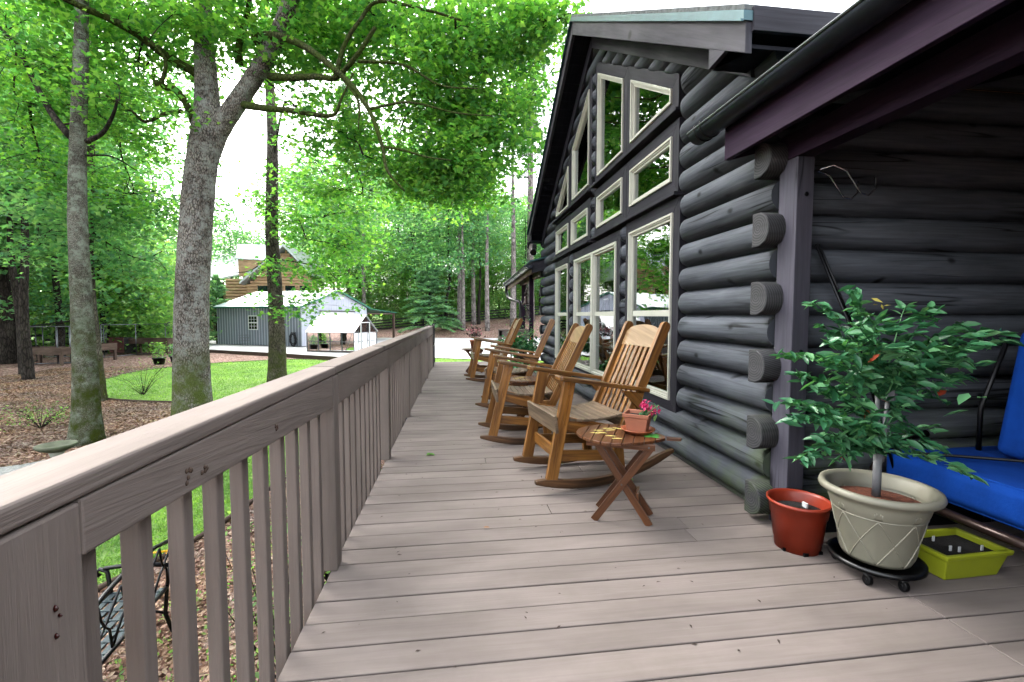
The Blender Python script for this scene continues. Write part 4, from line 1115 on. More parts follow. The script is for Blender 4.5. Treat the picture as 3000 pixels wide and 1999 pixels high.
# fallen leaves on the deck
l=leaves('fallen_leaf',[(.176,2.49,.012)],.055,plain('brown_dry_leaf',(.25,.11,.04),.7),None,'leaf',seed=31,dirs=[(1,-.3,0)],normal_tilt=.1,up=1);tag(l,'curled brown leaf lying on the deck boards in the foreground','leaf')
l=leaves('fallen_leaf',[(-.2,3.906,.012)],.075,M['leafA'],None,'maple',seed=32,normal_tilt=.05,up=1);tag(l,'green leaf lying on the deck near the railing','leaf')
l=leaves('fallen_leaf',[(1.27,3.1,.012)],.05,M['leafC'],None,'leaf',seed=33,normal_tilt=.1,up=1);tag(l,'pale green leaf lying on the deck behind the nearest rocking chair','leaf')
dr_=random.Random(50)
o=leaves('deck_debris',[(dr_.uniform(-.5,1.8),dr_.uniform(1.2,9),.004) for q in range(300)],.016,plain('dark_debris',(.04,.025,.018),.9),None,'long',seed=34,normal_tilt=.1,up=1,vary=.7);tag(o,kind='stuff',label='tiny dark bits of bark and pine needles scattered on the deck')
o['category']='debris'
# table lamp inside the window
t=thing('table_lamp','lit table lamp with cream shade glowing inside the nearest tall window','lamp',(2.75,5.84,0))
b=MB();b.lathe([(.075,1.50),(.13,1.24)],(0,0,0),6,sm=False);b.build('lamp_shade',plain('glowing_lamp_shade',(.8,.6,.3),.8,emit=(1,.55,.18),estr=6),t)
b=MB();b.lathe([(.0,1.58),(.02,1.56),(.012,1.50)],(0,0,0),12);b.lathe([(.09,.80),(.03,.83),(.05,.95),(.02,1.05),(.02,1.2)],(0,0,0),16);b.build('lamp_base',M['terracottadark'],t)
t=thing('lamp_table','small wooden table under the lit lamp behind the window glass','table',(2.75,5.84,0))
b=MB();b.box(-.25,.25,-.25,.25,.76,.795)
b.build('table_top',M['orangelog'],t);b=MB()
for sx in (-1,1):
    for sy in (-1,1): b.box(sx*.2-.02,sx*.2+.02,sy*.2-.02,sy*.2+.02,.02,.76)
b.build('legs',M['orangelog'],t)
# ---------------------------------------------------------------- metal shed
GZ=-.83
ax=Vector((-.893,.45,0));ay=Vector((.45,.893,0))
shed=thing('metal_shed','grey metal shed with pale green roof standing on the concrete pad','shed',(-9.6,30.6,GZ),math.atan2(ay.y,ay.x)-math.pi/2)
# local: -x along the long wall, +y along the gable wall
b=MB();SLn,SW,SH,SP=7.4,6.6,2.60,3.75
def ribs(b,p0,p1,z0,zf,step,t,nrm,w=.03):
    p0=Vector(p0);p1=Vector(p1);L=(p1-p0).length;d=(p1-p0)/L;n=int(L/step)
    for i in range(n+1):
        p=p0+d*(i*L/n);q=p+Vector(nrm)*t/2;b.beam((q.x,q.y,z0),(q.x,q.y,zf(i/n)),w,t,up=nrm)
b.box(-SLn,0,0,.05,.04,SH);b.box(-SLn,-SLn+.05,.05,SW,.04,SH);b.box(-SLn,0,SW-.05,SW,.04,SH)
b.prism([(-SLn,.05,SH),(-SLn,SW-.05,SH),(-SLn,SW/2,SP-.05)],(.05,0,0))
b.build('wall',M['metalwall'],shed)
b=MB();ribs(b,(-SLn,0,0),(-.05,0,0),.04,lambda k:SH,.23,.02,(0,-1,0),.028);b.build('rib',M['metalwall2'],shed)
b=MB();b.prism([(0,.0,.04),(0,SW,.04),(0,SW,SH),(0,SW/2,SP-.04),(0,0,SH)],(-.05,0,0));ribs(b,(0,.2,0),(0,SW-.1,0),.04,lambda k:SH-.08+(SP-SH)*(1-abs(2*k-1)),.25,.015,(1,0,0),.03);b.box(-.06,.02,-.03,.06,.04,SH)
b.build('gable_wall',M['metalwall2'],shed)
b=MB();hz=.1
for s in (0,1):
    y0=-.18 if s==0 else SW+.18;ym=SW/2
    z0=SH-.02;b.prism([(.18,y0,z0),(.18,ym,SP+.02),(.18,ym,SP+.06),(.18,y0,z0+.04)],(-SLn-.36,0,0))
roof=b.build('roof',M['paleroof'],shed)
M['greentrim']=plain('green_metal_trim',(.04,.20,.13),.4,.1)
b=MB()
for s in (0,1):
    y0=-.19 if s==0 else SW+.19
    b.prism([(.185,y0,SH-.09),(.185,SW/2,SP-.05),(.185,SW/2,SP+.07),(.185,y0,SH+.03)],(.03,0,0))
b.box(-SLn-.18,.18,-.215,-.19,SH-.10,SH+.0);b.build('roof_trim',M['greentrim'],roof)
b=MB();b.box(-4.1-.42,-4.1+.42,-.05,-.02,1.05,2.02);fr=b.build('window',M['white'],shed)
b=MB();b.box(-4.45,-3.75,-.056,-.051,1.11,1.50);b.box(-4.45,-3.75,-.056,-.051,1.57,1.96);b.build('pane',M['glassdark'],fr)
b=MB()
for x in (-4.22,-3.98): b.box(x-.012,x+.012,-.062,-.057,1.57,1.96);b.box(x-.012,x+.012,-.062,-.057,1.11,1.50)
b.box(-4.45,-3.75,-.0625,-.0575,1.75,1.77);b.box(-4.45,-3.75,-.0625,-.0575,1.30,1.32);b.build('muntin',M['white'],fr)
b=MB();b.box(.02,.06,1.6,5.0,.04,2.25);d_=b.build('garage_door',M['white'],shed)
b=MB();b.box(.061,.10,1.5,5.1,2.255,2.36);b.build('door_track',M['galv'],d_)
b=MB();b.beam((.02,3.3,3.2),(.35,3.3,3.3),.05,.05);b.lathe([(.0,.1),(.16,.06),(.19,0)],(.38,3.3,3.2),14);b.build('wall_lamp',M['white'],shed)
# lean-to carport
b=MB();b.prism([(-6,SW+.1,2.52),(.1,SW+.1,2.52),(.1,SW+3.9,2.22),(-6,SW+3.9,2.22)],(0,0,.06));b.build('lean_to_roof',M['greentrim'],shed)
b=MB();b.box(-.1,0,SW+.1,SW+3.8,2.10,2.21);b.box(-5.9,-.1,SW+3.62,SW+3.78,2.08,2.20);b.build('lean_to_beam',M['oldwood'],shed)
for x in (-.15,-3,-5.8):
    b=MB();b.box(x,x+.16,SW+3.6,SW+3.76,.0,2.08);b.build('lean_to_post',M['oldwood'],shed)
def shedpt(x,y,z): 
    c,s_=math.cos(shed.rotation_euler.z),math.sin(shed.rotation_euler.z);return (-9.6+x*c-y*s_,30.6+x*s_+y*c,GZ+z)
# hose coil
p=shedpt(-.55,-.22,0);t=thing('hose_coil','coil of dark garden hose hanging by the shed corner','hose',p,shed.rotation_euler.z)
b=MB();rr=random.Random(3)
for k in range(9):
    r0=.20+rr.uniform(0,.16);cx=rr.uniform(-.05,.05);cz=.5+rr.uniform(-.06,.04)
    b.tube([(cx+r0*math.cos(a)*.8,rr.uniform(-.05,.05),cz+r0*1.25*math.sin(a)) for a in [2*math.pi*q/18 for q in range(19)]],.018,6)
b.build('hose',M['black'],t)
b=MB();b.box(-.05,.05,.12,.2,.5,.95);b.build('hanger',M['galv'],t)
p=shedpt(-1.85,-.35,0);t=thing('blue_bucket','small bright blue bucket on the pad beside the shed wall','bucket',p)
b=MB();b.lathe([(0,0),(.10,0),(.13,.36),(.14,.36),(.14,.38),(.12,.38),(.09,.03)],(0,0,0),16);b.build('bucket_body',plain('blue_plastic',(.01,.09,.45),.4),t)
# tomato cage
p=shedpt(-4.4,-.5,0);t=thing('wire_plant_cage','thin wire plant cage standing before the shed wall','plant cage',p)
b=MB()
for z in (.15,.35,.55,.72): b.tube([(.33*math.cos(a),.33*math.sin(a),z) for a in [2*math.pi*q/14 for q in range(15)]],.008,4)
for q in range(4): a=math.pi*q/2;b.tube([(.33*math.cos(a),.33*math.sin(a),.75),(.2*math.cos(a),.2*math.sin(a),0)],.008,4)
b.build('cage',M['galv'],t)
# ---------------------------------------------------------------- greenhouse
gA=Vector((-8.1,26.6,GZ));gB=Vector((-5.3,25.3,GZ));gd=(gB-gA);gl=gd.length;ga=math.atan2(gd.y,gd.x)
gh=thing('greenhouse','small glass greenhouse with white roof panels in front of the shed','greenhouse',gA,ga)
GW,GE,GR=2.1,1.08,2.0
b=MB();r_=.018
for x in [gl*k/4 for k in range(5)]:
    b.beam((x,0,0),(x,0,GE),.035,.035);b.beam((x,GW,0),(x,GW,GE),.035,.035)
for y in (GW*.33,GW*.66): 
    for x in (0,gl): b.beam((x,y,0),(x,y,GE+(GR-GE)*(.66)),.03,.03)
for z in (.03,GE*.55,GE):
    b.beam((0,0,z),(gl,0,z),.03,.03);b.beam((0,GW,z),(gl,GW,z),.03,.03);b.beam((0,0,z),(0,GW,z),.03,.03);b.beam((gl,0,z),(gl,GW,z),.03,.03)
for x in (0,gl): b.beam((x,0,GE),(x,GW/2,GR),.04,.04);b.beam((x,GW,GE),(x,GW/2,GR),.04,.04)
b.beam((0,GW/2,GR),(gl,GW/2,GR),.04,.04)
b.beam((.1,.01,.05),(.5,.01,GE),.02,.02);b.beam((gl-.1,.01,GE),(gl-.55,.01,.05),.02,.02);b.build('frame',M['galv'],gh)
b=MB();b.box(0,gl,.0,.05,-.02,.10);b.box(gl-.05,gl,.05,GW,-.02,.10);b.build('base',M['oldwood'],gh)
b=MB();b.prism([(-.06,-.06,GE+.01),(gl+.06,-.06,GE+.01),(gl+.06,GW/2,GR+.04),(-.06,GW/2,GR+.04)],(0,0,.015));b.prism([(-.06,GW+.06,GE+.01),(gl+.06,GW+.06,GE+.01),(gl+.06,GW/2+.001,GR+.04),(-.06,GW/2+.001,GR+.04)],(0,0,.015))
b.build('roof_panel',M['white'],gh)
b=MB();b.box(.02,gl-.02,.008,.012,.11,GE-.02);b.box(.02,gl-.02,GW-.012,GW-.008,.11,GE);b.box(gl-.012,gl-.008,.02,GW-.02,.11,GE);b.prism([(gl-.012,.02,GE),(gl-.012,GW-.02,GE),(gl-.012,GW/2,GR-.03)],(.004,0,0))
b.build('glass_panel',M['clearglass'],gh)
b=MB();b.box(gl+.05,gl+.09,.5,.54,.0,1.65);b.box(gl+.05,gl+.09,1.3,1.34,0,1.65);b.box(gl+.05,gl+.09,.5,1.34,1.61,1.65)
b.build('door',M['white'],gh)
t=thing('plant_shelf','slatted shelf of small pots inside the greenhouse','shelf',gA+Vector((0,0,0)),ga)
b=MB()
for z in (.45,.8): b.box(.25,gl-.4,GW-.55,GW-.15,z,z+.03)
for x in (.3,1.2,gl-.5): b.box(x,x+.04,GW-.5,GW-.46,0,.8)
b.build('shelf_board',M['oldwood'],t)
rr=random.Random(12)
b=MB()
for k in range(9):
    x=.35+k*.24;z=rr.choice([.48,.83]);b.lathe([(0,0),(.06,0),(.08,.14),(.07,.14),(0,.12)],(x,GW-.35,z),10)
b.build('pots',M['greentrim'],t)
o=leaves('greenhouse_plants',[gA+Vector((math.cos(ga)*x-math.sin(ga)*y,math.sin(ga)*x+math.cos(ga)*y,z)) for x,y,z in [(rr.uniform(.9,gl-.2),rr.uniform(.3,1.0),.12+abs(rr.gauss(0,.22))) for q in range(900)]],.09,M['leafC'],None,'leaf',seed=40);tag(o,'mass of green seedlings growing inside the glass greenhouse','plants')
# ---------------------------------------------------------------- neighbouring honey coloured log cabin
cab=thing('log_cabin','honey coloured log cabin with white metal roof rising behind the shed','cabin',(0,0,0))
CY=47.0
def c3(px,py,Y=CY): p=ony(px,py,Y);return (p.x,p.y,p.z)
def xz(px,py,Y=CY): p=ony(px,py,Y);return p.x,p.z
def logwall(b,x0,x1,zb,ztf,Y,h=.3):
    z=zb
    while z<ztf((x0+x1)/2)+6:
        xs=[x0+(x1-x0)*k/60 for k in range(61)];ok=[x for x in xs if ztf(x)>z+h*.5]
        if ok:
            n=6;bi=len(b.v)
            for x in (ok[0],ok[-1]):
                for q in range(n+1): t_=q/n;b.v.append(Vector((x,Y-.09*math.sqrt(max(0,1-(2*t_-1)**2)),z+h*t_)))
            for q in range(n): b.face((bi+q,bi+n+1+q,bi+n+2+q,bi+q+1),[(x0,z+q*.05),(x1,z+q*.05),(x1,z+q*.05+.05),(x0,z+q*.05+.05)],True)
        z+=h
gx,gz=xz(838,725);lx,lz=xz(722,828);rx,rz=xz(905,800);s1=(gz-lz)/(gx-lx);s2=(gz-rz)/(rx-gx)
b=MB();x0=xz(640,870)[0];x1=xz(960,870)[0]
main=lambda x:(gz-.25-(gx-x)*s1 if x<gx else gz-.25-(x-gx)*s2)
logwall(b,xz(725,870)[0],xz(925,870)[0],-.9,main,CY);b.build('gable_wall',M['orangelog'],cab)
b=MB();x0=xz(663,870,CY+1.5)[0];x1=xz(760,870,CY+1.5)[0];zt=xz(690,815,CY+1.5)[1];logwall(b,x0,x1,-.9,lambda x:zt,CY+1.5);b.build('wing_wall',M['orangelog'],cab)
b=MB();x0=xz(560,870,CY+5)[0];logwall(b,x0,xz(665,870,CY+5)[0],-.9,lambda x:zt-.6,CY+5);b.build('wing_wall',M['orangelog'],cab)
b=MB()
b.prism([(gx,CY-.8,gz),(lx-.3,CY-.8,lz-.2),(lx-.3,CY-.8,lz-.0),(gx,CY-.8,gz+.22)],(0,11,0));b.prism([(gx+.001,CY-.8,gz),(rx+.5,CY-.8,rz-.35),(rx+.5,CY-.8,rz-.15),(gx+.001,CY-.8,gz+.22)],(0,11,0))
# wing roof sloping towards the viewer
e0=c3(560,838,CY+3.5);e1=c3(742,798,CY+.6);r0_=c3(600,742,CY+8);r1=c3(800,728,CY+8)
b.prism([e0,e1,r1,r0_],(0,0,.15));rf=b.build('roof',M['whiteroof'],cab)
# dormer
dy=CY+2.2
a=c3(696,718,dy);bb_=c3(785,731,dy+1.6);
b=MB();l0=c3(683,762,dy-1.2);b.prism([a,(a[0]+5,a[1]+0,a[2]-.1),(a[0]+5.0,a[1]-1.4,a[2]-1.75),(a[0]+.4,a[1]-1.4,a[2]-1.55)],(0,0,.1));b.prism([a,(a[0]+5,a[1],a[2]-.1),(a[0]+5,a[1]+1.4,a[2]-1.7),(a[0]-.2,a[1]+1.4,a[2]-1.55)],(0,0,.1));dm=b.build('dormer_roof',M['whiteroof'],cab)
b=MB();b.prism([(a[0]+.5,a[1]-1.2,a[2]-1.6),(a[0]+.5,a[1]+1.2,a[2]-1.6),(a[0]+.3,a[1],a[2]-.1)],(.06,0,0));b.box(a[0]+.55,a[0]+4.2,a[1]-1.25,a[1]+1.2,a[2]-3.2,a[2]-1.58);b.build('dormer_wall',M['orangelog'],cab)
b=MB()
for (px0,px1,py0,py1,Y) in ((758,786,838,872,CY-.1),(838,866,838,872,CY-.1),(620,655,830,880,CY+4.8),(880,905,838,872,CY-.1)):
    p,q=c3(px0,py1,Y),c3(px1,py0,Y)
    w1=MB();w1.box(p[0]-.1,q[0]+.1,Y-.14,Y-.09,p[2]-.1,q[2]+.1);wf=w1.build('window',M['orangelog'],cab);w2=MB();w2.box(p[0],q[0],Y-.16,Y-.141,p[2],q[2]);w2.build('pane',M['glassdark'],wf)
# side porch of the cabin with railing
p0=c3(452,858,CY+1);p1=c3(528,832,CY+6)
b=MB();b.prism([p0,(p1[0]+2,p0[1],p0[2]+.4),(p1[0]+2,p1[1]+3,p1[2]+1.2),(p0[0]+.6,p1[1]+2,p1[2]+.5)],(0,0,.12));b.build('porch_roof',M['whiteroof'],cab)
b=MB()
for px in (470,500,525,560,600,630):
    p=c3(px,905,CY+1);b.box(p[0]-.1,p[0]+.1,p[1]-.1,p[1]+.1,-1.0,p0[2]+.2)
pA=c3(455,905,CY+1);pB=c3(645,865,CY+1)
b.beam((pA[0],CY+1,2.0),(pB[0],CY+1,2.3),.1,.12);b.beam((pA[0],CY+1,1.2),(pB[0],CY+1,1.5),.1,.1)
b.build('porch_frame',M['oldwood'],cab)
# ---------------------------------------------------------------- fences
def fence(name,label,pts,h=1.15,rails=4,mat='fencewood',step=2.6):
    t=thing(name,label,'fence');L=[];
    P=[]
    for a,c in zip(pts[:-1],pts[1:]):
        a=Vector(a[:2]);c=Vector(c[:2]);n=max(1,int((c-a).length/step))
        for k in range(n): P.append(a.lerp(c,k/n))
    P.append(Vector(pts[-1][:2]))
    for p in P:
        z=tz(p.x,p.y);b=MB();b.box(p.x-.07,p.x+.07,p.y-.07,p.y+.07,z-.2,z+h+.05);b.build('fence_post',M[mat],t)
    for r in range(rails):
        b=MB();zz=h*(r+.55)/rails
        for a,c in zip(P[:-1],P[1:]): b.beam((a.x,a.y-.09,tz(a.x,a.y)+zz),(c.x,c.y-.09,tz(c.x,c.y)+zz),.04,.13)
        b.build('rail',M[mat],t)
    return t
fence('rail_fence','black four rail fence climbing the leafy bank behind the driveway',[(-15,49.8),(-6.4,49.9),(0,50),(5.7,50.3),(12,51),(22,53),(32,56)])
FA=[onz(-260,1075,-1.25),onz(-100,1065,-1.25),onz(60,1050,-1.2),onz(330,1018,-1.15),onz(560,998,-1.1)]
fence('rail_fence','black rail fence behind the wire pens at the left of the yard',FA,h=1.2)
# ---------------------------------------------------------------- raised beds, pens, pots
def raised_bed(x,y,rz,L,label,H=.80):
    z=tz(x,y);t=thing('raised_bed',label,'planter box',(x,y,z),rz,'raised wooden planting boxes on legs')
    b=MB()
    for s in (-1,1): b.box(-L/2,L/2,s*.42-.02,s*.42+.02,H-.32,H)
    for s in (-1,1): b.box(s*L/2-.02,s*L/2+.02,-.40,.40,H-.32,H)
    b.box(-L/2+.02,L/2-.02,-.4,.4,H-.3,H-.06);b.build('box',M['oldwood'],t)
    for sx in (-1,1):
        for sy in (-1,1):
            b=MB();b.box(sx*(L/2-.06)-.05,sx*(L/2-.06)+.05,sy*.36-.05,sy*.36+.05,0,H-.32);b.build('leg',M['oldwood'],t)
    return t
p=onz(150,1082,-1.3);raised_bed(p.x,p.y,-.25,2.2,'raised wooden planting box inside the wire pen behind the left tree')
p=onz(205,1075,-1.3);raised_bed(p.x+.9,p.y+.4,-.25,1.4,'smaller raised planting box beside the wire pen door',.85)
p=onz(452,1045,-1.2);raised_bed(p.x,p.y,-.35,3.0,'long raised wooden planting box between the two wire pens and the big oak',.95)
def pen(corners,h,label,door=None,roof=False):
    t=thing('wire_pen',label,'pen');b=MB();W=MB();P=[Vector((c[0],c[1],tz(c[0],c[1]))) for c in corners]
    n=len(P)
    for i in range(n):
        a,c=P[i],P[(i+1)%n];k=max(1,int((c-a).length/1.6))
        for q in range(k):
            m=a.lerp(c,q/k);b.tube([m,m+Vector((0,0,h))],.025,6)
        b.tube([a+Vector((0,0,h)),c+Vector((0,0,h))],.022,6);b.tube([a+Vector((0,0,.06)),c+Vector((0,0,.06))],.02,6)
        L=(c-a).length;m=int(L/.5)
        for q in range(m):
            x=a.lerp(c,q/m);y=a.lerp(c,min(1,(q+4)/m));W.beam(x+Vector((0,0,.06)),y+Vector((0,0,h)),.0022,.0022);W.beam(y+Vector((0,0,.06)),x+Vector((0,0,h)),.0022,.0022)
    b.build('pipe_frame',M['galv'],t);W.build('wire_mesh',M['galv'],t)
    if roof:
        b=MB();b.prism([P[0]+Vector((0,0,h+.02)),P[1]+Vector((0,0,h+.3)),P[2]+Vector((0,0,h+.3)),P[3]+Vector((0,0,h+.02))],(0,0,.03));b.build('roof_panel',M['fencewood'],t)
    if door:
        b=MB();d0,d1=Vector(door[0]),Vector(door[1]);z=tz(*d0[:2]);d0=Vector((d0.x,d0.y,z));d1=Vector((d1.x,d1.y,z))
        for p,q in ((d0+Vector((0,0,.05)),d0+Vector((0,0,h))),(d1+Vector((0,0,.05)),d1+Vector((0,0,h))),(d0+Vector((0,0,h)),d1+Vector((0,0,h))),(d0+Vector((0,0,.08)),d1+Vector((0,0,.08)))): b.tube([p,q],.035,6)
        b.build('door_frame',M['galv'],t)
    return t
a=onz(85,1085,-1.3);c=onz(240,1080,-1.3);d=onz(290,1062,-1.3);e=onz(130,1062,-1.3)
pen([a,c,d,e],1.75,'wire pen with pipe frame, open door and dark roof at the left',(onz(172,1084,-1.3),onz(210,1083,-1.3)),roof=True)
a=onz(300,1062,-1.25);c=onz(487,1040,-1.2);d=onz(500,1018,-1.2);e=onz(330,1030,-1.2)
pen([a,c,d,e],1.75,'longer open topped wire pen with pipe posts behind the small lawn')
p=onz(362,1045,-1.2);t=thing('slatted_crate','red brown slatted timber coop inside the longer wire pen','coop',(p.x,p.y,tz(p.x,p.y)),-.3)
b=MB()
for k in range(8): b.box(-.5,.5,-.4,-.36,.1+k*.11,.19+k*.11);b.box(-.52,-.48,-.38,.4,.1+k*.11,.19+k*.11)
b.build('slats',plain('red_brown_stain',(.12,.04,.03),.8),t);b=MB();b.box(-.48,.48,-.36,.4,.05,.95);b.build('box',M['fencewood'],t)
def potted_shrub(px,py,h,label,mat,seed,z=-1.15,n=260,pot=.26):
    p=onz(px,py,z);t=thing('potted_shrub',label,'potted shrub',(p.x,p.y,tz(p.x,p.y)))
    b=MB();b.lathe([(0,0),(pot*.75,0),(pot,.28),(pot+.02,.28),(pot+.02,.33),(pot-.02,.33),(0,.28)],(0,0,0),20);b.build('pot',M['blackplastic'],t)
    r=random.Random(seed);leaves('foliage',[(r.gauss(0,pot*.6),r.gauss(0,pot*.6),.3+r.random()*h) for q in range(n)],.09,mat,t,'leaf',seed=seed)
    b=MB();b.tube([(0,0,.2),(0,0,.2+h*.8)],.012,5);b.build('stem',M['oakbark'],t)
potted_shrub(467,1072,.75,'yellow green shrub in a black pot on the mulch before the raised box',M['leafC'],41)
potted_shrub(517,1066,.6,'dark green shrub in a black pot half hidden by the oak trunk',M['leafB'],42)
potted_shrub(505,1022,.5,'wide black pot with low green plant near the concrete pad',M['leafB'],43,n=60,pot=.4)
# bird bath
p=onz(172,1425,-1.42);t=thing('bird_bath','mossy concrete bird bath on a white pedestal beside the gravel path','bird bath',(p.x,p.y,tz(p.x,p.y)));t.scale=(.82,.82,1.0)
b=MB();b.lathe([(0,0),(.15,0),(.16,.05),(.10,.09),(.075,.30),(.085,.48),(.12,.56)],(0,0,0),24);b.build('pedestal',plain('mossy_concrete_pedestal',(.35,.37,.33),.9,var=.2,dirt=(.12,.15,.06)),t)
b=MB();b.lathe([(0,.55),(.10,.55),(.24,.60),(.30,.64),(.30,.67),(.27,.67),(.2,.635),(0,.615)],(0,0,0),32);b.build('basin',plain('mossy_basin',(.10,.11,.07),.8,var=.4,dirt=(.06,.10,.02)),t)
# ornamental iron bench seen through the balusters
t=thing('garden_bench','dark cast metal garden bench with pierced seat standing on the mulch below the railing','bench',(-2.55,3.42,tz(-2.5,3.4)),R(-84))
b=MB();n=15
for k in range(6): b.box(-.62,.62,-.20+k*.07,-.155+k*.07,.42,.435)
for k in range(11): x=-.6+k*.12;b.beam((x-.03,-.21,.4375),(x+.04,.20,.4375),.018,.006)
b.build('seat',plain('blue_grey_cast_metal',(.05,.07,.08),.4,.4),t)
b=MB();b.tube([(-.63,-.22,.43),(.63,-.22,.43)],.016,8);b.tube([(-.63,.2,.43),(.63,.2,.43)],.016,8);b.build('seat_frame',M['black'],t)
for s in (-1,1):
    b=MB();x=s*.63
    b.tube([(x,-.20,.0),(x,-.22,.2),(x,-.20,.43),(x,-.22,.62),(x,-.27,.65),(x,-.30,.62),(x,-.27,.59)],.016,8);b.tube([(x,-.24,.65),(x,0,.66),(x,.22,.62)],.018,8);b.tube([(x,.24,.0),(x,.18,.2),(x,.2,.43),(x,.27,.85)],.016,8);b.tube([(x,-.2,.2),(x,0,.27),(x,.2,.2)],.010,6)
    b.build('bench_end',M['black'],t)
b=MB();b.tube([(-.63,.27,.85),(-.3,.28,.93),(0,.28,.96),(.3,.28,.93),(.63,.27,.85)],.016,8)
for k in range(5):
    x=-.5+k*.25;b.tube([(x-.12,.21,.46),(x-.06,.235,.62),(x,.24,.68),(x+.06,.235,.62),(x+.12,.21,.46)],.009,5);b.tube([(x-.12,.275,.88),(x-.05,.25,.75),(x,.24,.68),(x+.05,.25,.75),(x+.12,.275,.88)],.009,5)
b.build('backrest',M['black'],t)
# yellow spigot flag
p=onz(472,1645,-1.5)
t=thing('yellow_toy','small bright yellow plastic spade lying on the edge of the lawn','toy',(p.x,p.y,tz(p.x,p.y)+.03))
b=MB();b.beam((-.12,0,.02),(.06,.02,.03),.02,.015);b.prism([(.06,-.03,.02),(.16,-.04,.02),(.18,0,.02),(.16,.05,.02),(.06,.05,.02)],(0,0,.01));b.build('spade',plain('yellow_plastic',(.8,.4,.01),.4),t)
# ---------------------------------------------------------------- trees
def jitter(r,a): return Vector((r.gauss(0,a),r.gauss(0,a),r.gauss(0,a)))
def catmull(P,k=6):
    P=[Vector(p) for p in P];o=[]
    Q=[P[0]*2-P[1]]+P+[P[-1]*2-P[-2]]
    for i in range(1,len(Q)-2):
        for j in range(k):
            t=j/k;a,b,c,d=Q[i-1],Q[i],Q[i+1],Q[i+2]
            o.append(.5*((2*b)+(c-a)*t+(2*a-5*b+4*c-d)*t*t+(3*b-a-3*c+d)*t*t*t))
    o.append(P[-1]);return o
def limb(b,pts,r0,r1,n=10,rough=0,flare=0,k=6,seed=0):
    C=catmull(pts,k);m=len(C);r=random.Random(seed);rad=[]
    for i in range(m):
        t=i/(m-1);q=r0+(r1-r0)*t**.85
        if flare: q+=flare*math.exp(-t*m/ (k*.8))
        rad.append(q*(1+r.uniform(-rough,rough)))
    s=len(b.v);b.tube(C,rad,n)
    return C,rad
def crown(root,skel,blobs,nper,lsize,mat,seed,shape='maple',twigmat=None,cl=.30,flat=.45,name='crown',step=3,up=.7,maxreach=3.5,bend=.25):
    """blobs: (centre, radii, boughs).  skel: list of limb points that boughs grow from"""
    rg=np.random.default_rng(seed);r=random.Random(seed);S=np.array([tuple(p) for p in skel]);tw=MB();pts=[];dirs=[]
    for c,rad,nb in blobs:
        cc=np.array(c);i=np.argmin(((S-cc)**2).sum(1));d0=np.linalg.norm(cc-S[i])
        if d0>.8:
            far=cc+np.array([rad[0]*.6*r.choice([-1,1]),rad[1]*.4*r.choice([-1,1]),rad[2]*.3])
            C=catmull([Vector(S[i]),Vector(S[i]*.6+cc*.4)+jitter(r,.06*d0)+Vector((0,0,.06*d0)),Vector(cc)+jitter(r,.08),Vector(far)],4)
            tw.tube(C,[.012+.010*d0*(1-q/len(C))**1.3 for q in range(len(C))],5,cap=False);S=np.concatenate([S,np.array([tuple(p) for p in C[3:]])])
        for _ in range(nb):
            d=rg.normal(0,1,3);d/=np.linalg.norm(d);q=np.array(c)+d*np.array(rad)*rg.uniform(.15,1)**.5
            i=np.argmin(((S-q)**2).sum(1)+rg.uniform(0,.6,len(S)));s=S[i]
            v=q-s;L=np.linalg.norm(v)
            if L>maxreach: s=q-v/L*maxreach*.6;v=q-s;L=np.linalg.norm(v)
            mid=s+v*.5+np.array([0,0,bend*L*.4]);C=[s,mid*.6+s*.4,mid*.6+q*.4,q]
            C=[Vector(x)+jitter(r,.03*L) for x in C];tw.tube(catmull(C,2),[.006+.005*L*(1-k/6) for k in range(7)],5,cap=False)
            k=max(2,int(nper[0]))
            sub=q+rg.normal(0,1,(k,3))*np.array([cl*1.9,cl*1.9,cl*.8])
            for p in sub:
                tw.tube([Vector(q)*.5+Vector(C[2])*.5,Vector((q+p)/2)+jitter(r,.03),Vector(p)],[.005,.004,.002],3,cap=False)
                m=int(nper[1]*rg.uniform(.5,1.4));o=rg.normal(0,1,(m,3))*np.array([cl,cl,cl*flat]);pts.append(p+o-np.array([0,0,1])*(np.abs(o[:,:1])*.25))
                dd=o.copy();dd[:,2]-=.15;dirs.append(dd+v/L*.1)
    P=np.concatenate(pts);D=np.concatenate(dirs)
    if twigmat: tw.build('branches',twigmat,root)
    leaves(name,P,lsize,mat,root,shape,seed=seed,dirs=D,up=up,normal_tilt=.75)
    return len(P)
nleaf=0
def at(px,py,Y): p=ony(px,py,Y);return (p.x,p.y,p.z)
# --- big oak
t=thing('oak_tree','big old forked oak with pale scaly bark and mossy limbs beside the deck','tree',(0,0,0))
b=MB();sk=[]
T,_=limb(b,[at(568,1245,11.1),at(562,1100,11.1),at(562,900,11.1),at(572,700,11.1),at(586,520,11.1),at(606,390,11.1),at(614,320,11.1)],.345,.30,20,.02,.10,seed=1);sk+=T[-6:]
T2,_=limb(b,[at(610,380,11.1),at(606,270,11.1),at(600,160,11.2),at(592,0,11.3),at(588,-200,11.5),at(600,-420,11.7)],.27,.13,16,.02,seed=2);sk+=T2
T3,_=limb(b,[at(600,480,11.1),at(640,385,11.05),at(692,305,10.9),at(752,215,10.7),at(805,120,10.5),at(850,10,10.2),at(900,-150,9.8),at(960,-330,9.4)],.235,.12,16,.02,seed=3);sk+=T3
b.build('trunk',M['oakbark'],t)
b=MB()
def br(P,r0,r1,sd,n=8):
    q=MB();C,_=limb(q,P,r0,r1,n,.05,seed=sd);sk.extend(C[2:]);q.build('limb',M['mosslimb'] if t.name.startswith('oak') else M['darkbark'],t)
br([at(575,215,11.1),at(490,165,10.8),at(400,100,10.4),at(310,50,10.0),at(242,22,9.7),at(120,-40,9.3)],.10,.05,4)
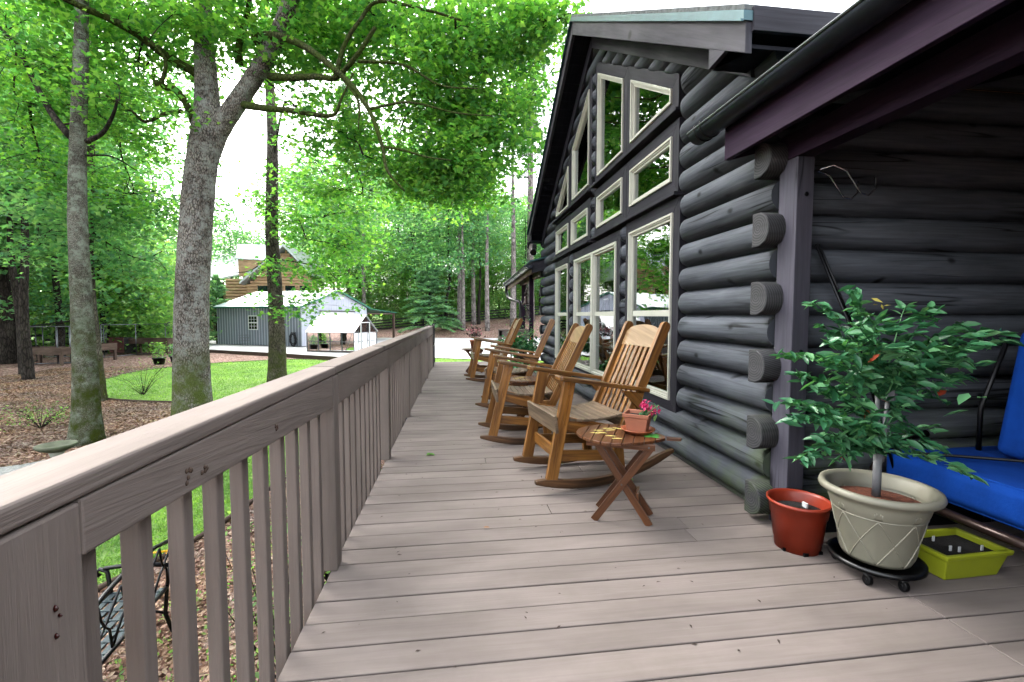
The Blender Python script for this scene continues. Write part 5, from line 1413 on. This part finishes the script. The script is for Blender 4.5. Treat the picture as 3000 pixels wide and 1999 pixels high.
br([at(572,370,11.1),at(548,310,10.8),at(512,262,10.6),at(470,255,10.4),at(455,235,10.3)],.085,.05,5)
br([at(470,255,10.4),at(485,180,10.2),at(440,120,10)],.05,.02,6)
br([at(534,325,10.9),at(480,335,10.6),at(425,357,10.4),at(385,325,10.2),at(310,280,10)],.045,.02,7)
br([at(790,225,10.6),at(850,228,10.2),at(930,225,9.8),at(982,228,9.5),at(1040,170,9.2),at(1100,80,9)],.085,.035,8)
br([at(715,308,10.8),at(780,318,10.4),at(860,325,10),at(935,338,9.7),at(980,335,9.5),at(1000,290,9.3),at(1035,215,9.2)],.085,.015,9)
br([at(760,130,10.6),at(752,110,10.5),at(810,105,10.2),at(880,130,9.8),at(940,170,9.5),at(1030,250,9.2),at(1085,330,9),at(1120,430,8.9),at(1135,500,8.8),at(1185,560,8.8)],.10,.02,10)
br([at(1010,235,9.3),at(1050,300,9.1),at(1050,380,9)],.045,.008,11)
br([at(700,190,10.9),at(700,130,10.8),at(720,60,10.7),at(740,-60,10.6)],.085,.05,12)
br([at(982,228,9.5),at(1010,130,9.4),at(1055,60,9.3),at(1110,5,9.2),at(1250,30,9.0),at(1350,60,9)],.05,.02,13)
br([at(1110,5,9.2),at(1200,-60,9),at(1330,-120,8.8)],.04,.02,14)
br([at(1120,430,8.9),at(1180,440,8.8),at(1250,460,8.8),at(1320,470,8.9)],.03,.012,15)
br([at(1050,180,9.1),at(1180,190,8.9),at(1290,250,8.9),at(1400,260,9)],.035,.012,16)
br([at(1080,320,9.0),at(1200,300,8.9),at(1330,330,9),at(1440,340,9.2)],.03,.012,17)

B=[]
def blob(px,py,Y,rx,rz,n,ry=None): B.append((at(px,py,Y),(rx,ry or rx*.9,rz),n))
blob(1150,110,11.2,1.5,.9,15);blob(1330,170,10.5,1.4,.9,16);blob(1250,330,11,1.5,.8,14);blob(1400,330,11,1.0,.7,14);blob(1160,490,11,1.1,.4,6);blob(1320,500,11,1.1,.55,11);blob(1420,460,11,.75,.5,10)
blob(1430,90,11,.9,.8,10);blob(1530,210,11.5,.6,.5,6);blob(1610,70,10,.7,.35,6);blob(1560,60,10.5,.6,.4,5);blob(1000,90,11.2,1.3,.8,15);blob(1010,400,11.3,.9,.5,7);blob(870,60,11.6,1.0,.6,7)
blob(1250,560,12,1.3,.3,6);blob(1400,560,12,.6,.35,5);blob(1060,560,12,.8,.35,4)
blob(480,60,12.3,1.3,.9,8);blob(350,60,11.6,1.2,.7,8);blob(180,40,11.2,1.1,.6,8);blob(640,60,10.5,.8,.5,6);blob(410,190,11.5,.9,.5,6)
blob(850,180,10.8,.8,.5,4);blob(770,70,11.5,.8,.5,4);blob(880,300,12,.8,.4,3);B.append(((-.6,6.5,8.2),(1.9,2.6,.6),12));B.append(((-1.5,3.5,8.6),(1.8,1.8,.6),8));B.append(((-2.2,1.0,8.4),(1.8,1.8,.6),9));blob(1150,-200,10,3.0,1.2,14);blob(700,-250,10.5,3.0,1.2,8);blob(300,-200,10,2.5,1.0,6)  # boughs high over the deck are out of view, added to cut top light
nleaf+=crown(t,sk,B,(6,38),.135,M['leafA'],101,'maple',M['darkbark'],cl=.25,flat=.4)
# --- left mossy tree
t=thing('slender_tree','tall straight tree with green lichen bark and a mossy foot beside the gravel path','tree')
b=MB();sk=[]
T,_=limb(b,[at(253,1300,9.9),at(252,1150,9.9),at(240,900,9.9),at(228,650,9.9),at(228,450,9.95),at(236,200,10.0),at(240,0,10.1),at(243,-300,10.3),at(250,-700,10.6)],.205,.075,16,.02,.10,seed=20)
sk+=T[-16:];b.build('trunk',M['mossbark'],t);b=MB()
br([at(205,400,9.9),at(150,330,10.2),at(95,230,10.5),at(50,140,10.8),at(0,80,11.1)],.065,.03,21);br([at(255,415,9.9),at(300,390,9.7),at(330,340,9.5),at(345,290,9.4)],.05,.02,22)
br([at(250,455,9.9),at(330,460,10.4),at(400,500,11)],.02,.01,23);pass
B=[];blob(90,150,11,1.4,.7,13);blob(60,300,11.5,1.2,.6,10);blob(330,330,10.5,1.0,.5,8);blob(180,260,12,1.2,.6,8);blob(150,-150,10.5,2.0,1.2,12);blob(400,420,12,1.0,.6,8);blob(120,480,13,1.4,.6,10);blob(380,560,13,1.3,.6,10)
nleaf+=crown(t,sk,B,(5,34),.115,M['leafA'],102,'maple',M['darkbark'],cl=.27,flat=.4)
# --- tree right behind it
t=thing('dark_tree','dark barked tree standing just behind the mossy tree by the path','tree');b=MB();sk=[]
T,_=limb(b,[at(285,1188,13.8),at(275,1050,13.8),at(262,900,13.8),at(255,700,13.9),at(262,500,14),at(270,200,14),at(290,-200,14)],.20,.08,12,.03,.05,seed=30);sk+=T[-18:]
b.build('trunk',M['greybark'],t);B=[];blob(330,640,14,1.6,.7,12);blob(420,760,14.5,1.3,.6,9);blob(200,560,14.5,1.6,.8,10);blob(280,350,14.5,2.2,1.1,14);blob(100,700,14.5,1.5,.7,8);blob(470,600,15,1.0,.5,5)
nleaf+=crown(t,sk,B,(5,30),.15,M['leafB'],103,'maple',M['darkbark'],cl=.32,flat=.4,maxreach=4)
# --- tree on the lawn
t=thing('lawn_tree','straight grey barked tree with low leafy branches growing on the small lawn','tree');b=MB();sk=[]
T,_=limb(b,[at(812,1128,16.6),at(812,1000,16.6),at(806,850,16.6),at(797,700,16.6),at(797,550,16.7),at(798,400,16.8),at(790,250,16.9),at(775,100,17),at(780,-200,17.2)],.275,.12,14,.02,.06,seed=40);sk+=T[12:]
b.build('trunk',M['greybark'],t);b=MB()
br([at(800,470,16.7),at(825,330,16.5),at(850,300,16.4),at(915,380,16),at(925,460,15.8)],.05,.02,41);br([at(815,760,16.6),at(880,770,16.2),at(950,790,16),at(1000,830,16)],.03,.012,42);br([at(800,740,16.6),at(740,790,16.2),at(690,800,16)],.025,.01,43);br([at(812,860,16.6),at(860,880,16),at(900,900,15.8)],.02,.01,44);pass
B=[];blob(975,720,16,1.2,.5,8);blob(945,800,15.8,1.1,.4,7);blob(890,640,16,.9,.4,4);blob(880,890,15.8,.55,.2,3);blob(720,590,16.5,.8,.35,3);blob(880,480,16.5,.7,.5,3);blob(820,60,17,2.2,1.2,12);blob(1010,640,16.5,1.1,.5,6);blob(960,560,17,1.0,.5,5)
nleaf+=crown(t,sk,B,(5,30),.15,M['leafA'],104,'maple',M['darkbark'],cl=.30,flat=.4,maxreach=3.5)
# --- conifers
def conifer(name,label,loc,h,rb,seed,mat,n=5200,size=.22):
    t=thing(name,label,'conifer',loc);b=MB();b.tube([(0,0,0),(0,0,h*.97)],[.10*h/4,.02],8);b.build('trunk',M['darkbark'],t)
    rg=np.random.default_rng(seed);pts=[];dirs=[];tw=MB()
    nb=int(60+h*22)
    for i in range(nb):
        k=rg.uniform(.02,1)**.8;z=.12+h*k;L=rb*(1-k)**.75*rg.uniform(.7,1.1)+.06;a=rg.uniform(0,2*math.pi);d=np.array([math.cos(a),math.sin(a),.25+.4*k]);d/=np.linalg.norm(d)
        m=int(n/nb);u=rg.uniform(.15,1,m)**.7;side=np.array([-math.sin(a),math.cos(a),0])
        off=rg.normal(0,1,(m,1))*(L*.2*(1.1-u))[:,None]
        p=np.array([0,0,z])+d*(u*L)[:,None]+side*off;p[:,2]-=(u*L)**2*.12;pts.append(p);dirs.append(np.tile(d,(m,1))*.9+side*np.sign(off)*.6)
        tw.tube([(0,0,z),tuple(np.array([0,0,z])+d*L*.9)],[.02,.004],4,cap=False)
    tw.build('branches',M['darkbark'],t);leaves('foliage',np.concatenate(pts),size,mat,t,'needle',seed=seed,dirs=np.concatenate(dirs),up=.5,normal_tilt=.5);return t
p=at(1255,965,41.5);conifer('spruce_tree','full blue green conifer standing at the far edge of the driveway',(p[0],44,tz(p[0],44)),7.0,3.6,201,M['needle'],26000,.36)
p=onz(655,1012,-1.0);conifer('evergreen_shrub','dark green cone shaped evergreen at the left end of the shed',(p.x,p.y-.8,tz(p.x,p.y-.8)),4.9,1.9,202,M['needle'],11000,.26)
p=onz(500,1030,-1.1);conifer('evergreen_shrub','low rounded evergreen behind the raised box left of the big oak',(p.x-.5,p.y+4,tz(p.x,p.y+4)),3.6,2.0,203,M['needle'],7000,.26)
# --- bushes
def bush(px,py,z,h,r_,label,mat,seed,n=900,size=.12,name='bush',bare=False,Y=None):
    p=onz(px,py,z);t=thing(name,label,'bush',(p.x,p.y,tz(p.x,p.y)));r=random.Random(seed);b=MB();P=[];D=[]
    for q in range(26):
        a=r.uniform(0,6.28);l=r.uniform(.5,1);e=Vector((math.cos(a)*r_*l,math.sin(a)*r_*l,h*r.uniform(.4,1)));b.tube([(0,0,0),e*.5+Vector((0,0,.12*h)),e],[.006,.004,.002],4,cap=False)
        for s in range(int(n/26)):
            k=r.uniform(.35,1.05);P.append(e*k+Vector((r.gauss(0,.09*r_*2),r.gauss(0,.09*r_*2),r.gauss(0,.06*h*2)+.1*h*(1-k))));D.append((r.gauss(0,1),r.gauss(0,1),.2))
    b.build('stems',M['darkbark'],t);leaves('foliage',P,size,mat,t,'leaf',seed=seed,dirs=D);return t
bush(420,1165,-1.2,1.0,.9,'thin sparse yellowish shrub on the mulch at the near edge of the lawn',M['leafC'],301,620,.045)
bush(120,1265,-1.35,.6,.8,'low twiggy shrub on the leaf litter left of the mossy tree',M['leafC'],302,520,.04)
bush(280,1010,-1.2,1.5,1.1,'pale green leafy bush between the two wire pens',M['leafC'],303,900,.12)
bush(395,960,-.9,2.0,1.6,'bright green shrub behind the longer wire pen',M['leafB'],304,1500,.16)
bush(130,960,-1.,1.8,2.2,'yellow green shrub glowing beyond the left fence',M['leafC'],305,1600,.18)
bush(240,965,-1.,1.6,2.0,'second yellow green shrub beyond the left fence behind the tree trunk',M['leafC'],306,1500,.18)
bush(1463,958,-.1,2.1,1.2,'small light green shrub on the bank between two pine trunks',M['leafC'],307,650,.14)
bush(785,1010,-1.0,.5,.3,'little sprouting plant at the timber edge of the pad',M['leafC'],308,90,.10)
bush(575,1003,-1.0,2.6,1.6,'pale leaved shrub behind the big oak trunk',M['leafC'],309,1600,.15)
bush(375,985,-1.,1.7,1.5,'feathery pale green shrub near the left rail fence',M['leafC'],310,1300,.14)
for i,(x,y,l) in enumerate(((-1.25,4.6,'nearest'),(-1.3,5.9,'middle'),(-1.2,3.3,'lowest'))):
    t=thing('bush','%s leggy green shrub growing against the deck under the railing'%l,'bush',(x,y,tz(x,y)));r=random.Random(i+60);b=MB();P=[]
    for q in range(22):
        e=Vector((r.gauss(-.12,.22),r.gauss(0,.35),r.uniform(.4,1.25)));b.tube([(0,0,0),e*.5,e],[.006,.005,.002],4,cap=False)
        for s in range(14): P.append(e*r.uniform(.4,1.05)+jitter(r,.05))
    b.build('stems',M['darkbark'],t);leaves('foliage',P,.05,M['leafC'],t,'leaf',seed=320+i)
# --- background prototypes
def proto_broad(seed,h,mat,cl=.62,name='woodland_tree',low=.25,dens=1.,r0=.17):
    t=thing(name,'','tree');b=MB();r=random.Random(seed)
    top=[(0,0,-.3)];
    for k in range(1,7): top.append((r.gauss(0,.18),r.gauss(0,.18),h*k/6*.96))
    T,_=limb(b,top,r0,.03,9,.03,.05,seed=seed);b.build('trunk',M['darkbark'],t)
    B=[];nb=int(17*dens)
    for k in range(nb):
        z=h*(low+(1-low)*(k+.5)/nb);q=(z/h-low)/(1-low);w=h*.20*math.sin(math.pi*(.18+.74*q))
        a=r.uniform(0,6.28);d=w*r.uniform(.2,.9);B.append(((math.cos(a)*d,math.sin(a)*d,z),(w*.6,w*.6,h*.035),r.randint(4,6)))
    crown(t,T[4:],B,(5,15),.30,mat,seed,'leaf',M['darkbark'],cl=cl,flat=.35,maxreach=h*.25,up=.5);return t
def proto_pine(seed,h,crown_from=.55,r0=.30):
    t=thing('pine_tree','','pine');b=MB();r=random.Random(seed)
    T,_=limb(b,[(0,0,-.3),(.05,.02,h*.3),(-.05,0,h*.6),(.1,0,h)],r0,.06,10,.01,.04,seed=seed);b.build('trunk',M['pinebark'],t)
    tw=MB();P=[];D=[]
    for k in range(52):
        z=h*(crown_from+(1-crown_from)*r.random()**.8);a=r.uniform(0,6.28);L=r.uniform(.8,2.6)*(1.25-z/h*.8);e=Vector((math.cos(a)*L,math.sin(a)*L,z+L*.25));tw.tube([(0,0,z),(e.x*.5,e.y*.5,z+.05*L),e],[.05,.03,.01],5,cap=False)
        for c in range(5):
            q=e.lerp(Vector((0,0,z)),r.uniform(0,.45))+jitter(r,.25)
            for s in range(48):
                d=jitter(r,1).normalized();P.append(q+d*r.uniform(.05,.28));D.append(d)
    tw.build('branches',M['darkbark'],t);leaves('crown',P,.30,M['pineneedle'],t,'needle',seed=seed,dirs=D,up=.2,normal_tilt=.8);return t
protoH=[14,16,12,18,8]
protos=[proto_broad(401,14,M['leafB'],low=.38),proto_broad(402,16,M['leafB'],low=.45),proto_broad(403,12,M['leafC'],low=.15),proto_broad(404,18,M['leafB'],low=.3,r0=.24),proto_broad(405,8,M['leafC'],low=.08,r0=.08)]
used=[False]*len(protos)
def place(k,x,y,s,rz,label,group):
    if not used[k]: o=protos[k];used[k]=True
    else: o=copy_tree(protos[k])
    o.location=(x,y,tz(x,y)-.05);o.scale=(s,s,s*1.0);o.rotation_euler=(0,0,rz);o['label']=label;o['group']=group
rr=random.Random(99)
LB='leafy tree of the wood on the bank beyond the driveway, one of many alike'
G1='trees of the wood beyond the driveway'
spots=[]
for ring,(Y,n,x0,x1) in enumerate(((47,5,-13,10),(53,7,-18,16),(60,9,-26,22),(70,10,-36,28),(84,11,-48,36))):
    for i in range(n): spots.append((x0+(x1-x0)*(i+rr.uniform(.1,.9))/n,Y+rr.uniform(-2,2.5),ring))
for x,y,ring in spots:
    if -8<x/y*60<-3 and False: continue
    if ring==0 and -8<x<-3.0: continue
    if -.53<x/y<-.25 and y<52: continue
    if -.50<x/y<-.36 and rr.random()<.6: continue
    k=rr.choice([0,1,2,3,4] if ring<2 else [0,1,3])
    sc_=rr.uniform(.85,1.2)*(1.0+.12*max(0,ring-1))
    if x/y>.06: sc_=min(sc_,(.24*y)/protoH[k])
    if -.52<x/y<-.34: sc_*=.68
    place(k,x,y,sc_,rr.uniform(0,6.28),LB,G1)
for i in range(17):
    x=-12+i*1.75+rr.uniform(-.4,.4);y=rr.uniform(51,58)
    if x/y<-.2: continue
    place(rr.choice([2,4,4]),x,y,rr.uniform(.6,.95),rr.uniform(0,6.28),LB,G1)
LB2='leafy tree of the dense wood at the left of the yard, one of many alike';G2='trees of the wood at the left of the yard'
sp2=[]
for (Y,n,x0,x1) in ((19,4,-24,-13.5),(25,6,-34,-15),(31,9,-46,-17),(37,9,-50,-20),(42,7,-58,-22),(53,9,-66,-16),(66,9,-76,-16)):
    for i in range(n): sp2.append((x0+(x1-x0)*(i+rr.uniform(.1,.9))/n,Y+rr.uniform(-2,2)))
for x,y in sp2:
    if -.56<x/y<-.25 and y<52: continue
    if -.50<x/y<-.36 and rr.random()<.6: continue
    k=rr.choice(([2,4,4] if 28<y<39 else [0,1,2,3,0,3]) if y>22 else [0,1,3]);place(k,x,y,rr.uniform(.85,1.15),rr.uniform(0,6.28),LB2,G2)
# trees beyond the left edge and behind the viewer on the lawn side (seen reflected in the panes)
for x,y,s in ((-15,7,1.0),):
    place(rr.choice([0,1,3]),x,y,s,rr.uniform(0,6.28),'leafy tree off to the left of the gravel path outside the main view','trees left of the path')
pines=[proto_pine(501,29,.60,.32),proto_pine(502,22,.62,.24)]
PN=[(1503,962,46,0,1.0,'tall pale pine trunk standing left of the porch gutter behind the driveway'),(1556,930,47.5,0,1.12,'tallest pine with tufted crown rising beside the gable eave'),(1428,962,44.5,1,1.0,'slim pale pine trunk on the bank right of the blue green conifer'),(1346,955,46,1,1.02,'pair of pale trunks, the left one, on the bank beyond the driveway'),(1357,963,45,1,.85,'thin white barked trunk beside a darker one on the bank'),(1388,948,48,1,1.05,'reddish brown pine trunk on the bank before the rail fence'),(1548,935,49,1,1.1,'pine trunk visible between the two far porch posts'),(1255,900,56,0,1.05,'tall pine rising behind the blue green conifer'),(1023,905,52,0,.95,'thick dark pine behind the shed roof'),(1068,900,50,1,1.0,'straight dark trunk right of the shed gable')]
for i,(px,py,Y,k,s,l) in enumerate(PN):
    o=pines[k] if i in (0,2) else copy_tree(pines[k]);p=ony(px,py,Y);o.location=(p.x,Y,tz(p.x,Y)-.1);o.scale=(s,s,s);o.rotation_euler=(0,0,i*1.7);o['label']=l;o['group']='pines beyond the driveway'
    if i>=8: 
        for c in o.children:
            if c.name.startswith('trunk'):
                c.data=c.data.copy() if False else c.data
# big dark trunks at the left
for (px,py,Y,r0,l) in ((22,1078,22,.36,'thick dark trunk with flared foot at the left edge of the photo'),(176,1060,26,.17,'dark trunk between the left edge tree and the mossy tree'),(307,1045,30,.22,'dark leaning trunk behind the mossy tree, right of the pens')):
    t=thing('woodland_tree',l,'tree');b=MB();p=onz(px,py,-1.3);X,Yb=p.x,p.y;z=tz(X,Yb)
    T,_=limb(b,[(X,Yb,z-.1),(X+.1,Yb,z+2),(X,Yb,z+5),(X+.2,Yb,z+9),(X,Yb,z+14)],r0,.1,12,.03,r0*.5,seed=int(px));b.build('trunk',M['darkbark'],t)
    B=[((X+rr.uniform(-2,2),Yb+rr.uniform(-2,2),z+3.5+k*1.3),(1.6,1.6,.5),5) for k in range(8)]+[((X,Yb-1,z+2.6),(2.0,1.2,.4),5)]
    crown(t,T[8:],B,(5,20),.22,M['leafB'],700+int(px),'leaf',M['darkbark'],cl=.42,flat=.35,maxreach=4)
# ---------------------------------------------------------------- ground cover (uncountable)
rg=np.random.default_rng(5)
def scatter(n,x0,x1,y0,y1,ok):
    out=[]
    while len(out)<n:
        x,y=rg.uniform(x0,x1),rg.uniform(y0,y1)
        if ok(x,y): out.append((x,y))
    return out
pts=[(x,y,tz(x,y)+.045) for x,y in scatter(60000,-7,-1.8,.3,12,in_lawn)]+[(x,y,tz(x,y)+.04) for x,y in scatter(70000,-13,6.2,12,25,in_lawn)]
o=leaves('grass',pts,.075,M['grass'],None,'needle',seed=61,dirs=np.tile([0,0,1.],(len(pts),1))+rg.normal(0,.5,(len(pts),3)),up=0,normal_tilt=1);tag(o,kind='stuff',label='short bright green grass of the small lawn',cat='grass')
M['litterleaf']=leafmat('dry_leaves',(.15,.07,.05),(.30,.18,.135),(.50,.37,.30),.15)
ok=lambda x,y: not in_lawn(x,y) and not in_path(x,y) and y<21+ -.3*x
pts=[(x,y,tz(x,y)+.015) for x,y in scatter(26000,-5.5,-.7,.2,8,lambda x,y:not in_lawn(x,y) and not in_path(x,y))]+[(x,y,tz(x,y)+.015) for x,y in scatter(90000,-17,-3,8,22,ok)]
o=leaves('fallen_leaves',pts,.06,M['litterleaf'],None,'leaf',seed=62,up=1.,normal_tilt=.45);tag(o,kind='stuff',label='dry brown leaf litter covering the mulch beds',cat='leaf litter')
pts=[(x,y,tz(x,y)+.03) for x,y in scatter(500,-2.6,-.8,1,8,lambda x,y:not in_lawn(x,y))]
pts=[(x+rg.normal(0,.04),y+rg.normal(0,.04),z+abs(rg.normal(0,.05))) for x,y,z in pts for _ in range(7)]
o=leaves('ground_cover',pts,.035,M['leafC'],None,'leaf',seed=63);tag(o,kind='stuff',label='small light green weeds in the mulch below the deck',cat='weeds')
# ---------------------------------------------------------------- summer haze
m=bpy.data.materials.new('haze');m.use_nodes=True;n=m.node_tree;n.nodes.clear();o=n.nodes.new('ShaderNodeOutputMaterial');v=n.nodes.new('ShaderNodeVolumePrincipled')
v.inputs['Color'].default_value=(.93,.97,1,1);v.inputs['Density'].default_value=.015;v.inputs['Anisotropy'].default_value=.2;n.links.new(v.outputs[0],o.inputs['Volume'])
b=MB();b.box(-205,205,-45,325,-4,40);hz=b.build('haze',m);tag(hz,kind='stuff')
SC.cycles.volume_bounces=1
